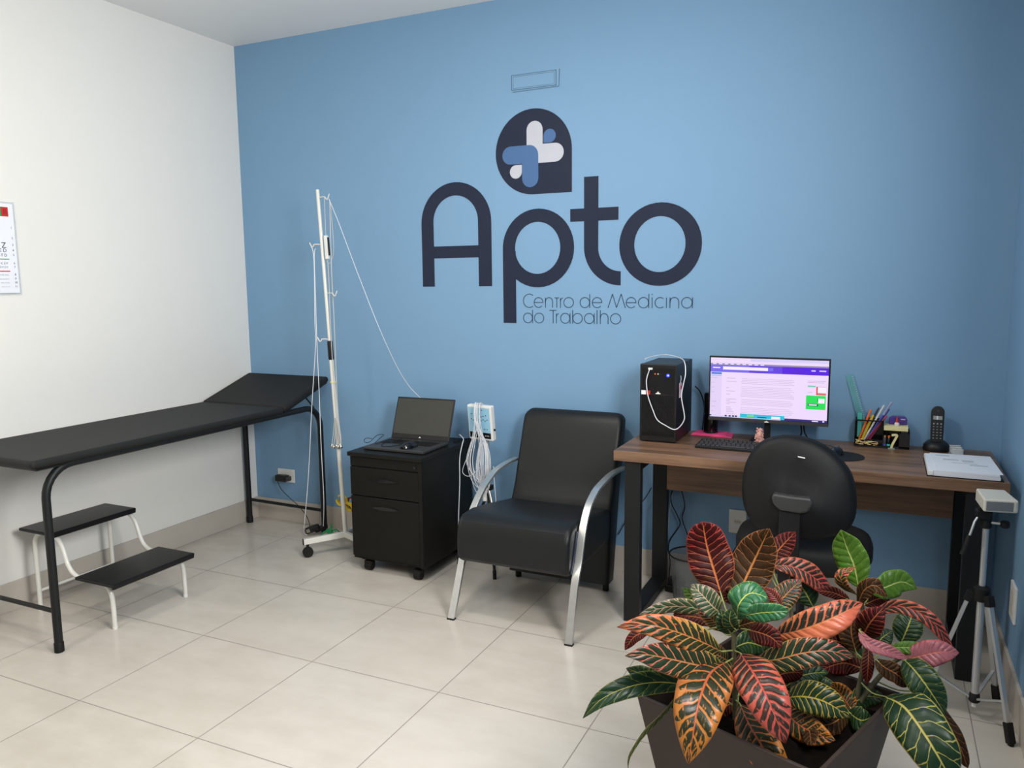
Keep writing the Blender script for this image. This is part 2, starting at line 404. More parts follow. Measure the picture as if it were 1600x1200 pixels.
# measured world coordinates: croton leaves (style, half width, fold, width direction, midrib points, stem node), stems, chair back outline, cables
LEAVES = [
 ('maroon',0.0684,15,[0.93,0.266,0.252],[[3.348,-1.764,0.665],[3.328,-1.745,0.711],[3.299,-1.725,0.784],[3.288,-1.742,0.863]],[3.393,-1.817,0.611]),
 ('umber',0.0673,18,[0.933,-0.139,-0.332],[[3.386,-1.77,0.655],[3.4,-1.736,0.691],[3.432,-1.709,0.773],[3.466,-1.725,0.86]],[3.393,-1.817,0.611]),
 ('maroon',0.0358,10,[0.838,-0.256,-0.481],[[3.445,-1.58,0.7],[3.474,-1.548,0.746],[3.517,-1.532,0.8]],[3.522,-1.645,0.611]),
 ('mint',0.0373,20,[0.507,0.551,0.663],[[3.366,-1.868,0.657],[3.347,-1.895,0.686],[3.321,-1.903,0.716],[3.291,-1.892,0.734]],[3.393,-1.817,0.611]),
 ('maroon',0.0234,10,[0.61,0.381,0.695],[[3.386,-1.75,0.638],[3.354,-1.739,0.666],[3.309,-1.723,0.691]],[3.393,-1.817,0.611]),
 ('green',0.0402,15,[0.673,-0.352,-0.651],[[3.41,-1.871,0.649],[3.414,-1.885,0.695],[3.44,-1.868,0.725],[3.483,-1.85,0.713]],[3.393,-1.817,0.611]),
 ('green',0.0278,20,[0.29,-0.146,-0.946],[[3.429,-1.892,0.671],[3.467,-1.905,0.69],[3.503,-1.909,0.701],[3.539,-1.902,0.706]],[3.393,-1.817,0.611]),
 ('ember',0.0404,14,[0.141,0.373,0.917],[[3.373,-1.879,0.556],[3.332,-1.978,0.622],[3.282,-2.061,0.675],[3.229,-2.105,0.698],[3.164,-2.136,0.693]],[3.396,-1.826,0.54]),
 ('mint',0.0231,8,[0.096,0.104,0.99],[[3.333,-1.759,0.593],[3.287,-1.798,0.629],[3.222,-1.849,0.643],[3.15,-1.896,0.625]],[3.395,-1.821,0.58]),
 ('maroon',0.0232,8,[-0.106,0.668,0.736],[[3.34,-1.779,0.585],[3.294,-1.798,0.604],[3.229,-1.827,0.613]],[3.395,-1.821,0.58]),
 ('maroon',0.0166,8,[-0.703,0.134,0.698],[[3.207,-1.991,0.631],[3.175,-2.019,0.621],[3.156,-2.043,0.59]],[3.393,-1.817,0.611]),
 ('banded',0.0467,16,[0.01,0.408,0.913],[[3.386,-1.88,0.507],[3.339,-1.984,0.558],[3.29,-2.057,0.597],[3.235,-2.123,0.63],[3.191,-2.155,0.632]],[3.398,-1.831,0.499]),
 ('bottle',0.033,20,[-0.421,0.343,0.84],[[3.311,-1.921,0.464],[3.243,-1.993,0.497],[3.179,-2.067,0.508],[3.12,-2.12,0.487],[3.079,-2.146,0.439]],[3.4,-1.825,0.448]),
 ('bottle',0.0259,10,[0.264,0.367,0.892],[[3.241,-1.912,0.449],[3.195,-1.941,0.476],[3.139,-1.974,0.505]],[3.4,-1.824,0.436]),
 ('stripe',0.0132,35,[-0.237,-0.682,0.692],[[3.281,-1.958,0.463],[3.259,-2.006,0.433],[3.216,-2.055,0.389],[3.185,-2.088,0.336],[3.183,-2.095,0.294]],[3.4,-1.825,0.448]),
 ('blaze',0.0697,14,[-0.969,0.011,0.246],[[3.387,-1.877,0.529],[3.366,-1.995,0.548],[3.359,-2.091,0.522],[3.357,-2.145,0.468],[3.351,-2.168,0.4]],[3.397,-1.828,0.52]),
 ('coral',0.0605,12,[-0.834,-0.38,-0.401],[[3.417,-1.859,0.552],[3.463,-1.949,0.551],[3.503,-2.011,0.53],[3.533,-2.037,0.485],[3.556,-2.034,0.428]],[3.396,-1.826,0.54]),
 ('blaze',0.0506,12,[-0.829,-0.356,-0.431],[[3.42,-1.856,0.407],[3.458,-1.93,0.392],[3.506,-2.002,0.375],[3.536,-1.994,0.31],[3.557,-1.992,0.254]],[3.402,-1.82,0.397]),
 ('banded',0.0416,14,[0.225,-0.397,-0.89],[[3.452,-1.825,0.519],[3.512,-1.859,0.553],[3.574,-1.859,0.583],[3.634,-1.84,0.592],[3.695,-1.804,0.571]],[3.532,-1.655,0.508]),
 ('maroon',0.0319,12,[-0.315,-0.419,-0.852],[[3.432,-1.843,0.613],[3.463,-1.861,0.619],[3.495,-1.859,0.61],[3.523,-1.86,0.588]],[3.394,-1.819,0.601]),
 ('coralband',0.0472,18,[0.489,-0.316,-0.813],[[3.497,-1.773,0.581],[3.553,-1.808,0.617],[3.614,-1.808,0.652],[3.663,-1.781,0.677],[3.707,-1.726,0.689]],[3.527,-1.65,0.565]),
 ('banded',0.0357,12,[0.802,-0.15,-0.579],[[3.476,-1.71,0.619],[3.502,-1.693,0.654],[3.547,-1.654,0.703]],[3.522,-1.645,0.611]),
 ('coral',0.0348,18,[-0.244,-0.485,-0.84],[[3.464,-1.635,0.721],[3.511,-1.623,0.726],[3.568,-1.6,0.7],[3.628,-1.559,0.63]],[3.522,-1.645,0.611]),
 ('bottle',0.0406,10,[0.798,0.266,0.541],[[3.575,-1.578,0.597],[3.553,-1.582,0.64],[3.514,-1.592,0.695]],[3.524,-1.647,0.588]),
 ('maroon',0.0179,10,[0.154,0.356,0.922],[[3.673,-1.614,0.647],[3.63,-1.631,0.669],[3.584,-1.641,0.672]],[3.703,-1.601,0.638]),
 ('coral',0.0159,10,[0.681,0.333,0.653],[[3.505,-1.717,0.636],[3.484,-1.722,0.668],[3.458,-1.731,0.693]],[3.522,-1.645,0.611]),
 ('olive',0.048,16,[0.945,0.123,0.302],[[3.693,-1.599,0.682],[3.68,-1.597,0.741],[3.66,-1.599,0.79],[3.642,-1.622,0.848]],[3.7,-1.599,0.661]),
 ('ember',0.0209,20,[0.965,-0.261,-0.034],[[3.692,-1.624,0.669],[3.657,-1.668,0.707],[3.652,-1.677,0.742],[3.686,-1.658,0.761]],[3.7,-1.599,0.661]),
 ('olive',0.042,14,[0.145,-0.223,-0.964],[[3.724,-1.544,0.654],[3.764,-1.513,0.664],[3.805,-1.481,0.674],[3.843,-1.466,0.653]],[3.703,-1.601,0.638]),
 ('umber',0.0242,14,[0.423,-0.312,-0.851],[[3.694,-1.638,0.647],[3.708,-1.657,0.698],[3.735,-1.663,0.718],[3.766,-1.653,0.689]],[3.703,-1.601,0.638]),
 ('maroon',0.0396,12,[0.873,-0.187,-0.45],[[3.706,-1.645,0.551],[3.722,-1.685,0.611],[3.739,-1.694,0.645],[3.759,-1.681,0.67]],[3.717,-1.609,0.537]),
 ('umber',0.0363,12,[0.996,0.051,0.077],[[3.696,-1.603,0.493],[3.679,-1.581,0.546],[3.684,-1.548,0.601]],[3.714,-1.618,0.484]),
 ('coral',0.0225,18,[-0.302,-0.332,-0.894],[[3.727,-1.595,0.604],[3.778,-1.609,0.645],[3.827,-1.619,0.65],[3.882,-1.631,0.623],[3.933,-1.618,0.543]],[3.709,-1.604,0.593]),
 ('bottle',0.0433,16,[0.959,-0.142,-0.247],[[3.808,-1.546,0.518],[3.823,-1.533,0.562],[3.838,-1.498,0.604]],[3.813,-1.605,0.506]),
 ('olive',0.0188,12,[0.084,-0.4,-0.913],[[3.777,-1.657,0.548],[3.831,-1.653,0.556],[3.882,-1.641,0.55]],[3.816,-1.605,0.509]),
 ('orchid',0.0372,14,[0.314,-0.397,-0.862],[[3.81,-1.657,0.518],[3.854,-1.666,0.545],[3.898,-1.665,0.564],[3.942,-1.644,0.56]],[3.813,-1.605,0.506]),
 ('orchid',0.0202,25,[-0.336,-0.593,-0.732],[[3.701,-1.718,0.61],[3.724,-1.743,0.588],[3.768,-1.735,0.574],[3.821,-1.714,0.551]],[3.709,-1.604,0.593]),
 ('umber',0.0293,20,[-0.477,-0.574,-0.666],[[3.745,-1.656,0.508],[3.767,-1.669,0.496],[3.799,-1.667,0.48],[3.828,-1.658,0.45]],[3.785,-1.605,0.478]),
 ('maroon',0.0176,12,[-0.985,-0.161,0.061],[[3.726,-1.628,0.528],[3.727,-1.656,0.486],[3.726,-1.664,0.434]],[3.716,-1.612,0.519]),
 ('bottle',0.0452,16,[-0.76,-0.239,-0.604],[[3.813,-1.655,0.521],[3.839,-1.699,0.515],[3.873,-1.722,0.48],[3.912,-1.723,0.423]],[3.816,-1.605,0.509]),
 ('bottleband',0.0681,10,[-0.743,-0.278,-0.609],[[3.77,-1.71,0.433],[3.813,-1.798,0.46],[3.856,-1.869,0.439],[3.894,-1.903,0.394],[3.934,-1.895,0.318]],[3.709,-1.629,0.423]),
 ('umber',0.0277,10,[-0.773,-0.601,-0.204],[[3.862,-1.561,0.394],[3.905,-1.59,0.362],[3.949,-1.642,0.318],[3.977,-1.661,0.254]],[3.75,-1.61,0.424]),
 ('yellowband',0.0468,14,[-0.103,-0.464,-0.88],[[3.531,-1.802,0.422],[3.578,-1.831,0.451],[3.632,-1.839,0.452],[3.691,-1.828,0.417]],[3.538,-1.686,0.388]),
 ('blaze',0.0421,10,[-0.371,-0.473,-0.799],[[3.519,-1.769,0.375],[3.564,-1.835,0.375],[3.609,-1.864,0.375],[3.66,-1.879,0.375]],[3.539,-1.697,0.352]),
 ('blaze',0.0322,10,[0.752,0.314,0.579],[[3.691,-1.703,0.375],[3.669,-1.647,0.375],[3.638,-1.662,0.421]],[3.698,-1.643,0.363]),
 ('banded',0.0295,10,[0.294,0.461,0.838],[[3.384,-1.815,0.5],[3.351,-1.848,0.531],[3.302,-1.878,0.563]],[3.399,-1.829,0.486]),
 ('bottle',0.0271,20,[0.865,0.318,0.389],[[3.393,-1.863,0.603],[3.379,-1.886,0.642],[3.369,-1.886,0.676]],[3.394,-1.82,0.591]),
 ('ember',0.0225,10,[0.584,0.416,0.697],[[3.37,-1.83,0.594],[3.34,-1.851,0.628],[3.301,-1.853,0.665]],[3.395,-1.821,0.58]),
 ('bottle',0.0234,18,[0.946,0.246,0.209],[[3.408,-1.876,0.62],[3.395,-1.9,0.654],[3.399,-1.903,0.691]],[3.393,-1.817,0.611]),
 ('umber',0.0206,10,[0.265,-0.111,-0.958],[[3.401,-1.836,0.611],[3.44,-1.816,0.624],[3.477,-1.787,0.626]],[3.394,-1.819,0.601]),
 ('olive',0.0207,10,[0.388,0.421,0.82],[[3.304,-1.683,0.598],[3.257,-1.681,0.611],[3.219,-1.673,0.633]],[3.394,-1.82,0.591]),
 ('bottle',0.025,10,[-0.054,0.467,0.882],[[3.366,-1.796,0.382],[3.3,-1.824,0.404],[3.236,-1.854,0.405]],[3.402,-1.817,0.372]),
 ('bottle',0.0327,10,[0.494,-0.356,-0.793],[[3.514,-1.681,0.386],[3.562,-1.654,0.422],[3.627,-1.622,0.43]],[3.538,-1.689,0.376]),
 ('maroon',0.0285,10,[0.371,-0.384,-0.845],[[3.482,-1.713,0.424],[3.516,-1.716,0.447],[3.566,-1.713,0.46]],[3.537,-1.679,0.412]),
 ('maroon',0.0331,10,[-0.009,0.403,0.915],[[3.681,-1.565,0.492],[3.63,-1.576,0.506],[3.576,-1.591,0.502]],[3.714,-1.618,0.484]),
 ('bottle',0.0325,10,[0.931,-0.155,-0.33],[[3.764,-1.549,0.491],[3.754,-1.57,0.527],[3.786,-1.552,0.554]],[3.714,-1.618,0.484]),
 ('umber',0.0324,10,[-0.864,-0.316,-0.393],[[3.414,-1.724,0.414],[3.452,-1.734,0.379],[3.475,-1.841,0.375]],[3.402,-1.82,0.397]),
 ('maroon',0.024,10,[0.154,-0.352,-0.923],[[3.709,-1.514,0.601],[3.75,-1.492,0.619],[3.779,-1.481,0.601]],[3.709,-1.604,0.593]),
 ('bottle',0.0373,10,[-0.083,0.405,0.911],[[3.512,-1.603,0.475],[3.46,-1.624,0.495],[3.418,-1.645,0.486]],[3.535,-1.661,0.473]),
 ('green',0.0267,10,[0.954,0.22,0.202],[[3.381,-1.601,0.609],[3.371,-1.577,0.648],[3.355,-1.567,0.696]],[3.523,-1.646,0.6]),
 ('bottle',0.0363,12,[-0.526,0.365,0.768],[[3.546,-1.739,0.375],[3.494,-1.798,0.375],[3.441,-1.89,0.375]],[3.539,-1.693,0.364]),
 ('bottle',0.0358,12,[-0.013,-0.473,-0.881],[[3.684,-1.72,0.375],[3.716,-1.751,0.375],[3.742,-1.722,0.375]],[3.696,-1.644,0.355]),
 ('umber',0.0322,10,[-0.536,0.392,0.748],[[3.683,-1.713,0.375],[3.648,-1.798,0.375],[3.591,-1.84,0.375]],[3.696,-1.644,0.355]),
 ('bottle',0.0314,12,[0.333,-0.426,-0.841],[[3.69,-1.675,0.375],[3.729,-1.613,0.375],[3.778,-1.606,0.375]],[3.698,-1.643,0.363]),
 ('bottle',0.0409,12,[0.129,-0.443,-0.887],[[3.539,-1.667,0.375],[3.595,-1.622,0.375],[3.663,-1.631,0.375]],[3.538,-1.689,0.376]),
 ('maroon',0.0285,12,[-0.774,0.205,0.599],[[3.396,-1.763,0.362],[3.359,-1.804,0.347],[3.337,-1.841,0.314]],[3.403,-1.815,0.359]),
 ('bottle',0.0325,12,[-0.121,-0.477,-0.871],[[3.4,-1.736,0.379],[3.451,-1.725,0.375],[3.506,-1.757,0.375]],[3.403,-1.815,0.359]),
 ('bottle',0.0376,12,[-0.413,-0.45,-0.792],[[3.393,-1.768,0.488],[3.439,-1.741,0.45],[3.495,-1.71,0.402]],[3.399,-1.828,0.474]),
 ('umber',0.0338,12,[-0.647,0.274,0.712],[[3.519,-1.602,0.457],[3.471,-1.607,0.42],[3.421,-1.626,0.377]],[3.536,-1.668,0.449]),
 ('bottle',0.0369,12,[0.134,-0.401,-0.906],[[3.38,-1.707,0.492],[3.413,-1.669,0.497],[3.461,-1.627,0.469]],[3.399,-1.828,0.474]),
 ('maroon',0.0371,12,[-0.201,0.411,0.889],[[3.714,-1.549,0.423],[3.663,-1.549,0.431],[3.606,-1.568,0.408]],[3.707,-1.631,0.414]),
 ('bottle',0.0375,12,[0.139,0.406,0.903],[[3.712,-1.514,0.436],[3.663,-1.511,0.464],[3.612,-1.525,0.457]],[3.71,-1.627,0.431]),
 ('umber',0.0263,12,[-0.83,-0.312,-0.463],[[3.55,-1.773,0.375],[3.591,-1.84,0.375],[3.607,-1.927,0.375]],[3.539,-1.697,0.352]),
]
TRUNKS = [[[3.393,-1.817,0.611],[3.398,-1.831,0.499],[3.403,-1.815,0.359]],[[3.7,-1.599,0.661],[3.717,-1.609,0.537],[3.712,-1.625,0.44],[3.695,-1.646,0.346]],[[3.522,-1.645,0.611],[3.534,-1.658,0.485],[3.539,-1.697,0.352]],[[3.826,-1.604,0.519],[3.789,-1.605,0.482],[3.754,-1.607,0.431],[3.706,-1.64,0.357]]]
CHAIR_BACK = [(-0.187, 0.754), (-0.186, 0.812), (-0.177, 0.865), (-0.147, 0.923), (-0.099, 0.959), (-0.029, 0.975), (0.048, 0.964), (0.116, 0.928), (0.166, 0.876), (0.189, 0.826), (0.199, 0.759), (0.195, 0.699), (0.169, 0.654), (0.111, 0.625), (0.018, 0.608), (-0.075, 0.613), (-0.134, 0.641), (-0.171, 0.688)]
CABLES = {'loop_left':[[0.826,-0.36,1.739],[0.838,-0.36,1.718],[0.842,-0.36,1.619],[0.831,-0.36,1.335],[0.828,-0.36,1.191],[0.781,-0.36,0.822],[0.738,-0.36,0.443],[0.693,-0.36,0.15],[0.629,-0.3,0.058],[0.623,-0.26,0.029]],'loop_left2':[[0.857,-0.36,1.731],[0.846,-0.36,1.69],[0.843,-0.36,1.478],[0.839,-0.36,1.227],[0.84,-0.36,0.9],[0.838,-0.36,0.603],[0.841,-0.36,0.302],[0.78,-0.3,0.116]],'drop_box':[[0.924,-0.35,2.003],[0.923,-0.35,1.896],[0.923,-0.35,1.8]],'under_box':[[0.929,-0.35,1.671],[0.932,-0.35,1.548],[0.931,-0.35,1.264],[0.939,-0.35,0.976],[0.947,-0.35,0.757],[0.946,-0.35,0.647]],'back_lead':[[0.943,-0.33,1.99],[0.941,-0.33,1.862],[0.937,-0.33,1.618],[0.941,-0.33,1.335],[0.941,-0.33,1.047],[0.943,-0.33,0.828],[0.957,-0.33,0.636]],'back_lead2':[[0.947,-0.33,1.979],[0.956,-0.33,1.82],[0.955,-0.33,1.705],[0.921,-0.33,1.647],[0.889,-0.33,1.707],[0.889,-0.33,1.795]],'to_laptop':[[0.962,-0.36,1.993],[1.024,-0.36,1.857],[1.117,-0.33,1.581],[1.219,-0.3,1.298],[1.262,-0.2,1.074],[1.298,-0.13,0.951],[1.344,-0.09,0.882],[1.388,-0.06,0.809],[1.456,-0.05,0.734],[1.493,-0.045,0.631]],'pc_cable':[[2.761,-0.385,1.132],[2.749,-0.385,1.093],[2.747,-0.385,1.063],[2.756,-0.385,1.004],[2.778,-0.385,0.945],[2.8,-0.385,0.899],[2.839,-0.385,0.875],[2.878,-0.385,0.859],[2.904,-0.385,0.873],[2.924,-0.385,0.907],[2.923,-0.385,0.939],[2.91,-0.385,1.012],[2.918,-0.385,1.071],[2.926,-0.385,1.115],[2.917,-0.36,1.161],[2.873,-0.25,1.173],[2.781,-0.15,1.178],[2.739,-0.25,1.178],[2.724,-0.33,1.173]],'desk_cable':[[2.792,-0.045,0.481],[2.789,-0.045,0.417],[2.82,-0.045,0.354],[2.834,-0.045,0.305],[2.789,-0.045,0.226],[2.777,-0.045,0.176],[2.788,-0.045,0.096],[2.779,-0.045,-0.008]],'desk_cable2':[[2.84,-0.045,0.486],[2.858,-0.045,0.408],[2.846,-0.045,0.34],[2.874,-0.045,0.26],[2.887,-0.045,0.212]],'desk_cable3':[[2.684,-0.04,0.482],[2.652,-0.04,0.424],[2.611,-0.04,0.372],[2.564,-0.04,0.312],[2.509,-0.04,0.211]],'desk_cable4':[[2.795,-0.045,0.468],[2.78,-0.045,0.366],[2.773,-0.045,0.23],[2.768,-0.045,0.093],[2.776,-0.045,-0.025]],'outlet_cable':[[3.155,-0.03,0.335],[3.142,-0.03,0.274],[3.106,-0.03,0.21],[3.083,-0.03,0.151]],'adapter_cord':[[0.235,-0.05,0.274],[0.252,-0.05,0.221],[0.328,-0.05,0.165],[0.383,-0.05,0.129],[0.442,-0.05,0.073],[0.469,-0.05,0.013],[0.462,-0.05,-0.03],[0.491,-0.05,-0.056]]}
# ------------------------------------------------------------------ wall logo and wall fittings
def wall_logo():
    t = thing('wall_logo', 'large navy lettering and round cross emblem stuck on the blue wall', 'wall sign', (2.0, -0.001, 1.30))
    y0, y1 = -0.0015, 0.0
    # letter A
    oc, r1 = 1.546, 0.221; ic, r2 = 1.5445, 0.1415
    out = [(1.325, 1.514)] + arc2(oc, 1.864, r1, 180, 0, 28) + [(1.767, 1.514)]
    inn = [(1.403, 1.514)] + arc2(ic, 1.872, r2, 180, 0, 28) + [(1.686, 1.514)]
    b = MB().band(out, inn, 'xz', y0, y1, closed=False); b.box(1.402, 1.687, y0, y1, 1.672, 1.738)
    b.build('letter_a', 'navy', t, smooth=False)
    # letter p
    a = [x for x in range(0, 360, 8)]
    ring = lambda cx, cz, rx, rz: [(cx + rx * math.cos(math.radians(q)), cz + rz * math.sin(math.radians(q))) for q in a]
    b = MB().band(ring(2.041, 1.712, 0.206, 0.2065), ring(2.039, 1.7135, 0.131, 0.1365), 'xz', y0, y1)
    b.box(1.835, 1.912, y0 + 0.0003, y1, 1.313, 1.70)
    b.build('letter_p', 'navy', t, smooth=False)
    # letter t
    out = [(2.302, 2.065)] + arc2(2.50, 1.711, 0.198, 180, 270, 20)
    inn = [(2.379, 2.065)] + arc2(2.50, 1.705, 0.121, 180, 270, 20)
    b = MB().band(out, inn, 'xz', y0, y1, closed=False)
    b.prism([(2.226, 1.842), (2.486, 1.842), (2.486, 1.907), (2.226, 1.907)], 'xz', y0 + 0.0003, y1)
    b.build('letter_t', 'navy', t, smooth=False)
    # letter o
    b = MB().band(ring(2.700, 1.713, 0.2085, 0.2045), ring(2.699, 1.714, 0.1295, 0.137), 'xz', y0, y1)
    b.build('letter_o', 'navy', t, smooth=False)
    # round emblem with one square corner, a white and a blue half of a cross, two drops
    em = arc2(2.0175, 2.2125, 0.2175, 0, 270, 48, 0.2185) + [(2.235, 1.994)]
    e = MB().prism(em, 'xz', y0, y1).build('emblem', 'navy', t, smooth=False)
    k0 = y0 - 0.001
    wc = arc2(2.0275, 2.3225, 0.0455, 180, 0, 12) + [(2.073, 2.248)] + arc2(2.1435, 2.200, 0.0475, 90, -90, 12) + [(1.982, 2.1525)]
    wc = [(1.982, 2.1525)] + wc[:-1]
    MB().prism(wc, 'xz', k0, y0).build('white_cross_half', 'logo_white', e, smooth=False)
    bc = [(1.955, 2.155)] + arc2(1.8865, 2.2015, 0.0465, 270, 90, 12) + arc2(1.995, 2.195, 0.053, 90, 0, 8) + arc2(2.0015, 2.0775, 0.0465, 0, -180, 12)
    MB().prism(bc, 'xz', k0 - 0.0006, y0).build('blue_cross_half', 'logo_blue', e, smooth=False)
    MB().prism([(2.078, 2.2515)] + arc2(2.1125, 2.286, 0.0345, -90, 180, 18), 'xz', k0, y0).build('blue_drop', 'logo_blue', e, smooth=False)
    MB().prism([(1.953, 2.150)] + arc2(1.918, 2.115, 0.035, 90, 360, 18), 'xz', k0, y0).build('white_drop', 'logo_white', e, smooth=False)
    # thin tagline letters drawn as strokes
    def strokes(name):
        words = name
        for wn, its in words:
            b = MB()
            for pts in its:
                if len(pts) > 6: b.bar([(x, -0.0010, z) for x, z in pts], (0, 1, 0), 0.0006, 0.0021)
                else:
                    for p_, q_ in zip(pts[:-1], pts[1:]): b.bar([(p_[0], -0.0010, p_[1]), (q_[0], -0.0010, q_[1])], (0, 1, 0), 0.0006, 0.0021)
            b.build(wn, 'tagline', t, smooth=False)
    z1 = 1.3975; xh = 0.054; ch = 0.071
    def o_(cx, z, rx=0.0265, rz=0.0265): return [arc2(cx, z + 0.0275, rx, 0, 360, 20, rz)]
    def e_(cx, z): return [[(cx - 0.026, z + 0.0275), (cx + 0.026, z + 0.0275)] + arc2(cx, z + 0.0275, 0.026, 0, 318, 18, 0.0265)]
    def d_(cx, z, asc=ch): return o_(cx, z) + [[(cx + 0.0275, z), (cx + 0.0275, z + asc)]]
    def a_(cx, z): return o_(cx, z) + [[(cx + 0.0275, z), (cx + 0.0275, z + xh)]]
    def b_(cx, z): return o_(cx, z) + [[(cx - 0.0275, z), (cx - 0.0275, z + ch)]]
    def n_(x, z, w=0.041): return [[(x, z), (x, z + xh)], [(x, z + 0.028)] + arc2(x + w / 2, z + 0.032, w / 2, 180, 0, 10, 0.022) + [(x + w, z)]]
    def c_(cx, z, r=0.026): return [arc2(cx, z + 0.0275, r, 50, 310, 16, r)]
    L1 = [arc2(1.990, z1 + 0.0365, 0.035, 52, 308, 18, 0.036)] + e_(2.044, z1) + n_(2.084, z1)
    L1 += [[(2.137, z1 + 0.052), (2.162, z1 + 0.052)], [(2.149, z1), (2.149, z1 + 0.052)], [(2.170, z1 - 0.002), (2.170, z1 + 0.05)], [(2.170, z1 + 0.034)] + arc2(2.185, z1 + 0.034, 0.015, 180, 95, 6, 0.018)]
    L1 += o_(2.2165, z1, 0.0275)
    LW = d_(2.3065, z1) + e_(2.374, z1)
    LX = [[(2.433, z1), (2.457, z1 + ch), (2.479, z1 + 0.002), (2.503, z1 + ch), (2.526, z1)]]
    LX += e_(2.556, z1) + d_(2.6205, z1) + [[(2.665, z1), (2.665, z1 + xh)], [(2.6645, z1 + 0.066), (2.6655, z1 + 0.071)]]
    LX += c_(2.706, z1) + [[(2.738, z1), (2.738, z1 + xh)]] + n_(2.756, z1, 0.044) + a_(2.840, z1)
    strokes([('word_centro', L1), ('word_de', LW), ('word_medicina', LX)])
    z2 = 1.3145
    LD = d_(1.981, z2) + o_(2.047, z2, 0.0275)
    L2 = [[(2.107, z2 + 0.069), (2.147, z2 + 0.069)], [(2.128, z2), (2.128, z2 + 0.069)], [(2.147, z2), (2.147, z2 + 0.052)], [(2.147, z2 + 0.034)] + arc2(2.162, z2 + 0.034, 0.015, 180, 95, 6, 0.018)]
    L2 += a_(2.197, z2) + b_(2.2665, z2) + a_(2.331, z2) + [[(2.374, z2), (2.374, z2 + ch)]] + [[(2.392, z2), (2.392, z2 + ch)]] + n_(2.392, z2, 0.042)[1:] + o_(2.4745, z2, 0.0275)
    strokes([('word_do', LD), ('word_trabalho', L2)])
wall_logo()

b = MB()
def outline(b, x0, x1, z0, z1, w, mi, tilt=0.0):
    P = [(x0, z0), (x1, z0 + tilt), (x1, z1 + tilt), (x0, z1)]
    Q = [(x0 + w, z0 + w), (x1 - w, z0 + w + tilt), (x1 - w, z1 - w + tilt), (x0 + w, z1 - w)]
    b.band(P, Q, 'xz', -0.003, 0.0, mi)
b.box(1.899, 2.148, -0.002, 0, 2.535, 2.608, 0)
outline(b, 1.897, 2.150, 2.533, 2.610, 0.0028, 1)
outline(b, 1.906, 2.140, 2.541, 2.602, 0.0016, 1)
b.bar([(1.905, -0.002, 2.524), (2.165, -0.002, 2.527), (2.168, -0.002, 2.612)], (0, 1, 0), 0.0012, 0.0012, 1)
single('cover_plate', 'painted-over rectangular cover plate with dark outline above the emblem on the blue wall', 'cover plate', b, ['wall_blue', 'patch'], (2.02, 0, 2.53), smooth=False)

# eye chart on the left wall
t = thing('eye_chart', 'white eye test chart with red and green blocks hung on the white wall', 'chart', (0.0, -1.64, 1.506))
b = MB()
b.box(0.0005, 0.004, -1.80, -1.478, 1.500, 1.930, 0); b.build('backing_sheet', 'clear', t)
b = MB(); b.box(0.004, 0.0065, -1.795, -1.487, 1.508, 1.924, 0)
b.band([(-1.795, 1.508), (-1.487, 1.508), (-1.487, 1.924), (-1.795, 1.924)], [(-1.793, 1.510), (-1.489, 1.510), (-1.489, 1.922), (-1.793, 1.922)], 'yz', 0.0062, 0.0072, 1)
ch = b.build('chart_sheet', ['paper', 'greyprint'], t, smooth=False)
for nm_, m_, y0_, y1_, z0_, z1_ in (('red_block', 'red', -1.545, -1.512, 1.862, 1.905), ('green_block', 'green', -1.580, -1.545, 1.862, 1.905), ('green_line', 'green', -1.76, -1.5265, 1.6635, 1.6675), ('red_line', 'red', -1.76, -1.5265, 1.6075, 1.6120)):
    MB().box(0.0065, 0.0072, y0_, y1_, z0_, z1_).build(nm_, m_, ch, smooth=False)
for k, z in enumerate((1.811, 1.763, 1.732, 1.707, 1.685, 1.647, 1.629, 1.594, 1.575, 1.557, 1.538)):
    b = MB(); text(b, str(k + 1), 0.014, (0.0068, -1.5035, z - 0.004), (0, 1, 0), (0, 0, 1), lift=0.0006)
    b.build('row_number', 'print', ch, smooth=False)
rows = [('E', .07, 1.80), ('F P', .05, 1.752), ('T O Z', .036, 1.718), ('L P E D', .024, 1.698), ('P E C F D', .018, 1.678), ('E D F C Z P', .013, 1.642), ('F E L O P Z D', .011, 1.625), ('D E F P O T E C', .008, 1.590), ('L E F O D P C T', .007, 1.571), ('F D P L T C E O', .006, 1.554), ('P E Z O L C F T D', .005, 1.536)]
for s_, sz, z in rows:
    b = MB()
    if sz > .04: text(b, s_, sz, (0.0068, -1.645, z), (0, 1, 0), (0, 0, 1), lift=0.0006)
    else: text(b, s_, sz, (0.0068, -1.5345, z), (0, 1, 0), (0, 0, 1), align='RIGHT', lift=0.0006)
    b.build('letter_row', 'print', ch, smooth=False)
b = MB(); text(b, 'II', .036, (0.0074, -1.527, 1.872), (0, 1, 0), (0, 0, 1), lift=0.0004); b.build('block_mark', 'darkred', ch, smooth=False)

